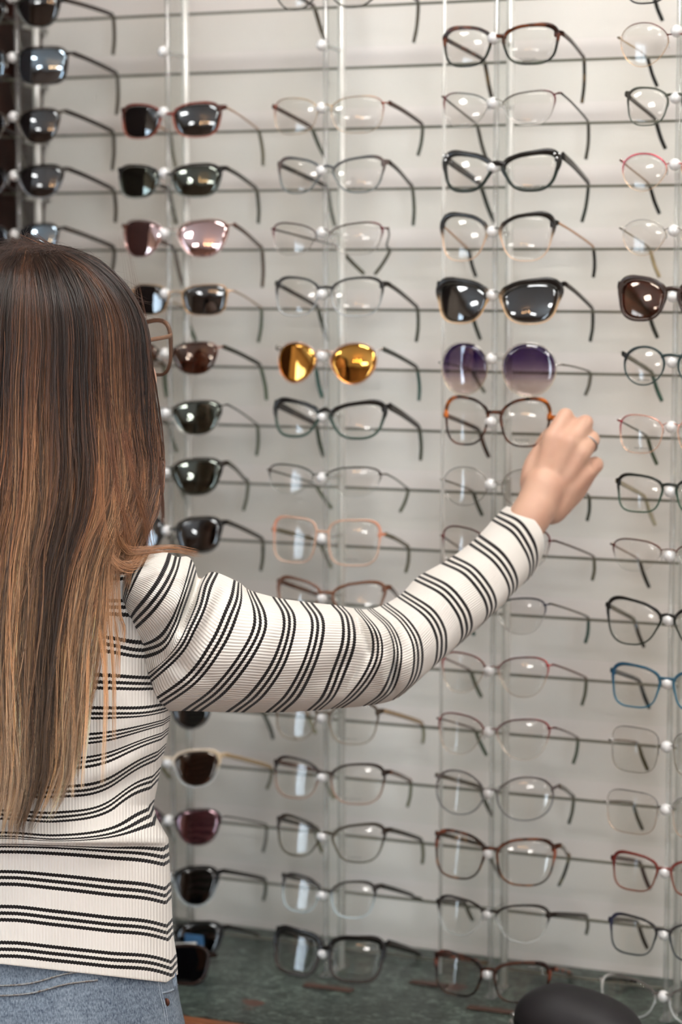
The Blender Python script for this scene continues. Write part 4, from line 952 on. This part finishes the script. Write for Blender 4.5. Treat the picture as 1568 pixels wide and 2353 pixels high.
def seg(x, y, x0, y0, x1, y1, w):
    ab = np.array([x1-x0, y1-y0]); t = np.clip(np.dot([x-x0, y-y0], ab)/np.dot(ab, ab), 0, 1)
    d = math.hypot(x-x0-ab[0]*t, y-y0-ab[1]*t); return math.exp(-(d/w)**2)*math.sin(math.pi*(0.12+0.76*t))
FOLDS = [(815, 1410, 850, 1500, 9, -.008), (850, 1500, 790, 1590, 10, -.008), (835, 1400, 880, 1470, 14, .006), (905, 1470, 905, 1600, 9, -.009), (880, 1440, 885, 1600, 16, .006), (955, 1450, 940, 1600, 16, .004),
         (890, 1400, 925, 1500, 10, -.004), (440, 1300, 425, 1400, 12, .007), (459, 1320, 415, 1450, 9, -.009), (425, 1400, 330, 1490, 14, -.006), (500, 1330, 440, 1480, 16, .006), (380, 1300, 330, 1420, 22, .005),
         (520, 1350, 420, 1540, 14, -.004), (350, 1500, 480, 1560, 16, -.004), (700, 1590, 860, 1480, 20, -.004), (760, 1400, 700, 1560, 30, .003), (640, 1400, 560, 1600, 30, .003), (1010, 1380, 1040, 1470, 16, -.003), (1130, 1290, 1150, 1380, 16, -.002)]
for i in range(M_):
    for j in range(K):
        x, y, d = S[j, i]
        a = 2*math.pi*j/K; vis = max(0, math.sin(a))
        if vis > 0:
            for f_ in FOLDS:
                if abs(x-(f_[0]+f_[2])/2) < 120: d -= seg(x, y, *f_[:5])*f_[5]*2.1*min(1, vis*2)
        V.append(P(x, y, d)); UV.append((j/K*0.34, VV[i]))
for i in range(M_-1):
    for j in range(K):
        k = (j+1) % K; Fc.append((off+i*K+j, off+i*K+k, off+(i+1)*K+k, off+(i+1)*K+j))
# left sleeve, mostly outside the picture
off = len(V)
lc = spline([P(-60, 1350, 2.385), P(-170, 1352, 2.385), P(-250, 1470, 2.39), P(-285, 1700, 2.40), P(-300, 2030, 2.40), P(-290, 2250, 2.34), P(-280, 2440, 2.295)], 14)
tt_ = np.linspace(0, 1, len(lc)); rad = np.interp(tt_, [0, .17, .34, .65, 1], [.062, .062, .056, .043, .031])
gv, gf, _ = tube(lc, rad, 40)
for i, v_ in enumerate(gv):
    V.append(v_); UV.append(((i % 40)/40*0.3, 1.3+(i//40)/len(lc)*15))
Fc += [tuple(q+off for q in f) for f in gf[:-2]]
mesh_obj('striped_top', V, Fc, M_TOP, wom, uv=UV)

# ---- jeans
M_JEAN = None
m, nt, out = newmat('blue_grey_denim'); M_JEAN = m
b = N(nt, 'ShaderNodeBsdfPrincipled'); b.inputs['Roughness'].default_value = 0.9; b.inputs['Specular IOR Level'].default_value = 0.15; L(nt, b.outputs[0], out.inputs[0])
tc = N(nt, 'ShaderNodeTexCoord')
def nz(sc, scale=(1, 1, 1), det=4):
    mp = N(nt, 'ShaderNodeMapping'); mp.inputs['Scale'].default_value = scale; L(nt, tc.outputs['Object'], mp.inputs[0])
    t = N(nt, 'ShaderNodeTexNoise'); t.inputs['Scale'].default_value = sc; t.inputs['Detail'].default_value = det; L(nt, mp.outputs[0], t.inputs['Vector']); return t.outputs['Fac']
f1 = MT('ADD', MT('MULTIPLY', nz(700, (1, 1, 0.4)), 0.45), MT('ADD', MT('MULTIPLY', nz(9), 0.35), MT('MULTIPLY', nz(180, (0.5, 0.5, 2)), 0.2)))
r = N(nt, 'ShaderNodeValToRGB'); r.color_ramp.elements[0].position = 0.36; r.color_ramp.elements[1].position = 0.64
r.color_ramp.elements[0].color = lin((62, 74, 90)); r.color_ramp.elements[1].color = lin((142, 154, 166)); L(nt, f1, r.inputs[0]); L(nt, r.outputs[0], b.inputs['Base Color'])
V, Fc = [], []
JE = [(2190, 390), (2235, 403), (2260, 408), (2300, 414), (2353, 426), (2420, 430), (2500, 428)]
NT = 120
def jring(y, grow=0.0):
    E = np.interp(y, [e[0] for e in JE], [e[1] for e in JE]); hd = np.interp(y, [2190, 2353, 2500], [0.106, 0.124, 0.122]); out_ = []
    for j in range(NT):
        a = 2*math.pi*j/NT; c, s = math.cos(a), math.sin(a)
        px = 20+(E-20)*math.copysign(abs(c)**0.80, c); dd = -(hd+grow)*math.copysign(abs(s)**0.86, s)
        cleft = 0.010*math.exp(-((px-20)/22)**2)*min(1, max(0, (y-2330)/120)) if s > 0 else 0
        out_.append(P(px, y, 2.388+dd+cleft))
    return out_
yj = np.linspace(2190, 2500, 40)
for y in yj: V += jring(y)
for i in range(len(yj)-1):
    for j in range(NT):
        k = (j+1) % NT; Fc.append((i*NT+j, (i+1)*NT+j, (i+1)*NT+k, i*NT+k))
zc_ = P(20, 2480, 2.39)[2]
for s in (-1, 1):
    hx = FOOT+HX*s*0.087
    cl = [hx+HZ*zc_-HX*s*0.008, hx+HZ*(zc_-0.10), hx+HZ*0.48+HY*0.008, hx+HZ*0.30, hx+HZ*0.085]
    gv, gf, _ = tube(spline(cl, 8), np.interp(np.linspace(0, 4, 33), range(5), [.088, .088, .064, .056, .050]), 40)
    o_ = len(V); V += list(gv); Fc += [tuple(q+o_ for q in f) for f in gf[:-2]]
je = mesh_obj('jeans', V, Fc, M_JEAN, wom)
M_ST = pbr('faded_seam_thread', (140, 146, 150), 0.9, noise=((104, 90, 80), 400)); M_LT = pbr('worn_denim_edge', (150, 160, 170), 0.9, noise=((110, 122, 136), 500))
def onj(x, y, g_=0.001):
    E = np.interp(y, [e[0] for e in JE], [e[1] for e in JE]); hd = np.interp(y, [2190, 2353, 2500], [0.106, 0.124, 0.122])
    c = min(1, abs((x-20)/(E-20)))**(1/0.80); s = math.sqrt(max(0, 1-c*c)); return P(x, y, 2.388-(hd+g_)*s**0.86)
for y0, y1 in ((2262, 2238), (2285, 2262)):
    put('seam', tube(spline([onj(-330, y0+4), onj(-200, y0+6), onj(-60, y0+4), onj(60, y0-1), onj(150, y1), onj(225, y1-10)], 8), 0.0009, 6), M_ST, je)
for q in (0, 1):
    put('seam', tube(spline([onj(362+q*5, 2235), onj(368+q*5, 2285), onj(378+q*5, 2330), onj(384+q*5, 2400), onj(386+q*5, 2480)], 8), 0.0008, 6), M_LT, je)
put('pocket', tube(spline([onj(372, 2282), onj(386, 2279), onj(402, 2272), onj(407, 2262)], 6), 0.0011, 6), M_LT, je)
put('belt_loop', sweep([onj(396, 2236, .003), onj(398, 2255, .004), onj(400, 2276, .003)], [HX*0.004]*3, [HY*0.001]*3, None, False, 8), M_JEAN, je)
put('rivet', sphere(onj(383, 2303, .001), 0.0035, 12, 8, 1, 0.5, 1.2), pbr('copper_rivet', (92, 56, 44), 0.4, 0.6), je)
M_SHOE = pbr('white_leather_shoe', (210, 206, 200), 0.5, noise=((200, 196, 190), 30))
for s in (-1, 1):
    hx = FOOT+HX*s*0.087
    ax = (HX, HY, HZ)
    up_ = join(ell(hx+HY*0.05+HZ*0.040, 0.046, 0.125, 0.046), ell(hx-HY*0.02+HZ*0.06, 0.042, 0.055, 0.05))
    sh = put('shoe', up_, M_SHOE, wom)
    n_ = 36; o1 = [hx+HY*0.05+HX*0.050*math.cos(2*math.pi*i/n_)+HY*0.132*math.sin(2*math.pi*i/n_) for i in range(n_)]
    Vv = [p+HZ*0.0005 for p in o1]+[p+HZ*0.022 for p in o1]
    put('sole', (Vv, [(i, (i+1) % n_, n_+(i+1) % n_, n_+i) for i in range(n_)]+[tuple(range(n_-1, -1, -1)), tuple(range(n_, 2*n_))], []), pbr('rubber_sole', (225, 222, 216), 0.6), sh)

# ---- her own glasses
OG = hp(0, 0.098, 0.006)
wg = tag(empty('eyeglasses', OG), 'translucent brown glasses worn by the woman, seen from behind beside her hair', 'glasses')
def hw_(x, z, y=0.0): return OG+HR*x+HF*(-2.6*x*x-y-z*0.06)+HZ*z
parts_ = []
CB = (0.155, 0.085, 0.055, 0.8)
for s in (-1, 1):
    o = outline(s, 0.010, 0.067, 0.026, -0.030, 'soft'); n = len(o); cc_ = o.mean(0)
    nr_ = [(p-cc_)/np.linalg.norm(p-cc_) for p in o]
    wv = [0.0024 if p[1] > 0.004 else 0.0018 for p in o]
    parts_.append(sweep([hw_(*p) for p in o], [(HR*v_[0]+HZ*v_[1])*w_ for v_, w_ in zip(nr_, wv)], [HF*0.0020]*n, [CB]*n, True, 10, 0.8))
    V0 = [hw_(*cc_, -0.001)]+[hw_(*p) for p in o]; V1 = [v_+HF*0.0014 for v_ in V0]
    put('lens', (V0+V1, [(0, 1+(i+1) % n, 1+i) for i in range(n)]+[(n+1, n+2+i, n+2+(i+1) % n) for i in range(n)], []), lens_mat(CLEAR), wg)
    tm = spline([hw_(s*0.070, 0.012, 0.0), hw_(s*0.074, 0.010, 0.012), hw_(s*0.078, 0.007, 0.05), hw_(s*0.0785, 0.002, 0.088), hw_(s*0.078, -0.006, 0.100), hw_(s*0.075, -0.035, 0.118)], 5)
    put('temple', sweep(tm, [HZ*0.0022]*len(tm), [HR*0.0010]*len(tm), [(0.20, 0.11, 0.07, 1)]*len(tm), False, 8, 0.8), M_PLA, wg)
parts_.append(sweep([hw_(x, 0.010+0.003*math.cos(x*140), -0.001) for x in (-0.0115, -0.006, 0, 0.006, 0.0115)], [HZ*0.0022]*5, [HF*0.002]*5, [CB]*5, False, 8))
put('front_frame', join(*parts_), M_PLA, wg)

# ---- hair
def hair_mat(name, strands):
    m, nt, out = newmat(name)
    at = N(nt, 'ShaderNodeAttribute', attribute_name='Col')
    b = N(nt, 'ShaderNodeBsdfPrincipled'); b.inputs['Roughness'].default_value = 0.38 if strands else 0.6; b.inputs['Specular IOR Level'].default_value = 0.55 if strands else 0.2
    b.inputs['Sheen Weight'].default_value = 0.0
    L(nt, at.outputs['Color'], b.inputs['Base Color']); L(nt, b.outputs[0], out.inputs[0])
    return m
XR_T = [(555, 190), (600, 262), (650, 303), (700, 328), (760, 341), (850, 347), (920, 352), (1000, 360), (1060, 368), (1120, 366), (1180, 352), (1240, 326), (1300, 303), (1400, 284), (1500, 268), (1600, 254), (1700, 240), (1780, 228), (1850, 196), (1900, 160)]
def xr(y): return np.interp(y, [e[0] for e in XR_T], [e[1] for e in XR_T])
def xl(y): return np.interp(y, [560, 650, 850, 1100, 1500, 1900], [-20, -90, -128, -150, -150, -110])
XP, YTOP = 62, 566
def hdepth(x, y):
    """depth of the hair surface"""
    q = (x-118)/262; vy = (800-y)/246 if y < 800 else 0
    rr_ = 1-q*q-vy*vy
    hd_ = 2.400-0.116*max(0, rr_)**0.42-0.004
    q2 = (x-20)/415; bk = 2.385-(0.118 if y < 1900 else 0.112)*math.sqrt(max(0.02, 1-abs(q2)**2.4))-0.014
    if x > 250: bk += (x-250)*0.0002
    t = min(1, max(0, (y-900)/330)); t = t*t*(3-2*t)
    return hd_*(1-t)+bk*t
def hcol(y, clump, dark):
    k_ = [(540, (58, 41, 33)), (800, (78, 52, 39)), (1000, (116, 74, 50)), (1200, (152, 104, 70)), (1450, (188, 142, 103)), (1700, (210, 160, 114)), (1900, (230, 192, 154))]
    yy = y+clump*200
    c = np.array([np.interp(yy, [q[0] for q in k_], [q[1][i] for q in k_]) for i in range(3)])
    return np.clip(c*dark, 8, 250)
# under-layer shell
V, Fc, CC = [], [], []
NYh, NXh = 90, 48
for layer in (0, 1):
    for i in range(NYh+1):
        y = 572+(1560-572)*i/NYh
        for j in range(NXh+1):
            u_ = j/NXh; x0_, x1_ = xl(y)+14, xr(y)-16
            if y > 1150: x1_ -= (y-1150)*0.14
            if y < 660: xm = 75; wd_ = ((y-560)/100)**0.5; x0_ = xm+(x0_-xm)*wd_; x1_ = xm+(x1_-xm)*wd_
            x = x0_+(x1_-x0_)*u_
            d = hdepth(x, y)+0.010
            if layer: d += 0.006+(0.17 if y < 1150 else 0.17*max(0, 1-(y-1150)/150))*math.sin(math.pi*u_)*math.sqrt(max(0, min(1, (y-572)/120)))*0.75
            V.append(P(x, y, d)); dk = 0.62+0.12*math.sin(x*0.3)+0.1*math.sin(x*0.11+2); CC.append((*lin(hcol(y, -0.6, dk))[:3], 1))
n1 = (NYh+1)*(NXh+1)
for layer in (0, 1):
    for i in range(NYh):
        for j in range(NXh):
            a = layer*n1+i*(NXh+1)+j; q = (a, a+1, a+NXh+2, a+NXh+1); Fc.append(q if layer else q[::-1])
for i in range(NYh):
    for j in (0, NXh):
        a = i*(NXh+1)+j; Fc.append((a, a+NXh+1, a+NXh+1+n1, a+n1))
for j in range(NXh):
    for i in (0, NYh):
        a = i*(NXh+1)+j; Fc.append((a, a+1, a+1+n1, a+n1))
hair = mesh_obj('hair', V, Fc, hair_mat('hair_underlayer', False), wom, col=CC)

pos, rad_, colr, sizes = [], [], [], []
NP = 30
def add(pts, r0, cols_):
    sizes.append(len(pts)); pos.extend(pts); colr.extend(cols_)
    n = len(pts)
    for i in range(n): rad_.append(r0*(1-0.75*max(0, (i/(n-1)-0.75)/0.25)))
def path_x(u_, y, ph, wav, xp_=0):
    x0_, x1_ = xl(y), xr(y)
    if y < 800:
        xe = xl(800)+(xr(800)-xl(800))*u_
        t = max(0, 1-((800-y)/(800-YTOP+6))**2)
        x = XP+xp_+(xe-XP-xp_)*math.sqrt(t)
    else: x = x0_+(x1_-x0_)*u_
    return x+wav*math.sin(y*0.0085+ph)*min(1, max(0, (y-700)/500))
NCL = 420
for c_ in range(NCL):
    u0 = rng.random()
    if rng.random() < 0.25: u0 = 0.5+0.5*u0
    ph = rng.random()*6.28; wav = rng.normal(0, 11); lay = rng.random()
    kcol = rng.normal(0, 0.6); dark = float(np.clip(rng.normal(0.95, 0.16), 0.55, 1.35))
    xa = xl(1400)+(xr(1400)-xl(1400))*u0
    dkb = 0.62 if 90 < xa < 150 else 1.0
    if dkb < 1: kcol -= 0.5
    if 15 < xa < 80 or 168 < xa < 225: kcol += 0.75; dark *= 1.10
    if u0 > 0.86: yend = rng.uniform(1160, 1330); kcol += 0.2
    elif u0 > 0.66: yend = rng.uniform(1650, 1850)
    else: yend = rng.uniform(1740, 1905)
    if lay < 0.3: dark *= 0.72
    ys0 = YTOP-4 if rng.random() < 0.65 else rng.uniform(570, 760)
    ns = int(rng.integers(26, 44)); wcl = rng.uniform(0.010, 0.032)
    tang = rng.normal(0, 0.05); xpj = rng.normal(0, 16)
    for s_ in range(ns):
        g1_ = rng.normal(0, 1); g2_ = rng.random()
        ye = yend+rng.normal(0, 24); y0_ = ys0+abs(rng.normal(0, 6)) if ys0 < 565 else ys0+rng.normal(0, 26)
        pts, cl_ = [], []
        jit = rng.normal(0, 0.17); p2 = rng.random()*6.28
        for i in range(NP):
            t = i/(NP-1); y = y0_+(ye-y0_)*t
            conv = 1.0-0.62*max(0, (t-0.5)/0.5)
            uu = u0+g1_*wcl*conv*(0.65+0.35*math.sin(3*t+ph))+tang*max(0, t-0.4)
            uu = min(1.0, max(-0.02, uu))
            x = path_x(uu, y, ph, wav, xpj)+rng.normal(0, 0.25)+2.2*math.sin(y*0.02+p2)*t
            d = hdepth(x, y)-0.002+lay*0.010+g2_*0.008-0.006*math.exp(-(g1_/0.8)**2)*min(1, t*2)
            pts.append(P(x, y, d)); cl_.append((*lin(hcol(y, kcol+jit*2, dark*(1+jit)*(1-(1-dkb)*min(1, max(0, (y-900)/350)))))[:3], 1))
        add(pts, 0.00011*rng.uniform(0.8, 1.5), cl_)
def wisp(ctrl, n, spread, yc, dk=1.0, end=0.2, r=0.00010):
    for _ in range(n):
        o_ = rng.normal(0, spread, 2); q = np.array(ctrl, float)
        for i in range(len(q)):
            f = 1.0 if i < len(q)-1 else end+1; q[i, 0] += o_[0]*f+rng.normal(0, spread*0.25); q[i, 1] += o_[1]*f+rng.normal(0, spread*0.25)
        sp = spline(q, 8)
        jj = dk*rng.uniform(0.75, 1.2); add([P(*p) for p in sp], r, [(*lin(hcol(min(p[1], yc) if yc < 1200 else p[1]+(yc-1300)*0.6, 0.0, jj))[:3], 1) for p in sp])
def dd_(x, y, o_=0): return (x, y, hdepth(min(x, 345), y)-0.004+o_)
wisp([dd_(350, 900, .02), dd_(358, 980, .02), (366, 1060, 2.33), (371, 1130, 2.33), (374, 1200, 2.33)], 45, 2.0, 900)
wisp([(368, 1050, 2.33), (373, 1120, 2.33), (376, 1190, 2.335)], 20, 1.6, 800)
# curl over the shoulder with a tail to the right
wisp([dd_(225, 1080), dd_(228, 1180), dd_(240, 1240), (270, 1272, 2.285), (310, 1282, 2.285), (345, 1268, 2.285)], 130, 7, 1440)
wisp([dd_(260, 1140), dd_(265, 1220), (290, 1262, 2.28), (340, 1264, 2.285), (400, 1262, 2.29), (452, 1272, 2.30)], 60, 4, 1460)
wisp([dd_(215, 1130), (232, 1240, 2.27), (262, 1292, 2.27), (300, 1302, 2.275), (318, 1280, 2.28)], 110, 7, 1440)
wisp([dd_(280, 1000), dd_(300, 1100), dd_(325, 1190), dd_(335, 1255)], 110, 9, 1150)
wisp([dd_(250, 1000), dd_(262, 1120), dd_(285, 1210), dd_(296, 1270)], 90, 8, 1250)
# thin tails on the back of the top
for x0_, x1_, y1_ in ((262, 272, 1560), (240, 236, 1800), (250, 262, 1700), (222, 246, 1640), (200, 188, 1812), (160, 168, 1830), (275, 284, 1480)):
    wisp([dd_(x0_-6, 1250, .004), dd_(x0_, 1400, .002), dd_((x0_+x1_)/2+5, (1400+y1_)/2), dd_(x1_, y1_)], 26, 2.6, 1500)
# fly-aways round the crown
for _ in range(150):
    a_ = rng.uniform(-0.15, 1.0); x = 60+a_*270; y = 560+max(0, a_)**2.2*160+rng.normal(6, 6)
    dx = rng.uniform(20, 80); q = [(x-dx, y+6-dx*0.1, 2.335), (x, y-rng.uniform(2, 16), 2.34), (x+dx*0.7, y+rng.uniform(-6, 34), 2.345)]
    sp = spline(q, 8); add([P(*p) for p in sp], 0.00006, [(*lin(hcol(700, 0.0, 1.0))[:3], 1)]*len(sp))
for _ in range(70):
    y = rng.uniform(620, 1150); x = xr(y)-4; q = [dd_(x-12, y-90, .02), (x+rng.uniform(0, 9), y, 2.37), (x+rng.uniform(2, 20), y+rng.uniform(50, 120), 2.37)]
    sp = spline(q, 8); add([P(*p) for p in sp], 0.00005, [(*lin(hcol(900, 0.0, 1.0))[:3], 1)]*len(sp))
hc = bpy.data.hair_curves.new('hair_strands'); hc.add_curves(sizes)
pp_ = (np.array(pos)-FOOT).astype(np.float32)
hc.position_data.foreach_set('vector', pp_.ravel())
ra = hc.attributes.get('radius') or hc.attributes.new('radius', 'FLOAT', 'POINT'); ra.data.foreach_set('value', np.array(rad_, np.float32)*1.3)
ca = hc.attributes.new('Col', 'FLOAT_COLOR', 'POINT'); ca.data.foreach_set('color', np.array(colr, np.float32).ravel())
hc.materials.append(hair_mat('hair_strands', True))
ho = bpy.data.objects.new('hair_strands', hc); link(ho, hair); ho['kind'] = 'stuff'
# ------------------------------------------------------------------ render look
vs = scn.view_settings
scn.display_settings.display_device = 'sRGB'
vs.view_transform = 'Standard'; vs.look = 'None'; vs.gamma = 1.0; vs.use_curve_mapping = False
vs.exposure = 0.65
scn.cycles.transparent_max_bounces = 32
scn.cycles.max_bounces = 7
scn.cycles.diffuse_bounces = 3
scn.cycles.glossy_bounces = 3
scn.cycles.use_adaptive_sampling = True
scn.cycles.adaptive_threshold = 0.12
scn.cycles.adaptive_min_samples = 16
scn.cycles.sample_clamp_indirect = 6.0
scn.cycles.use_denoising = True
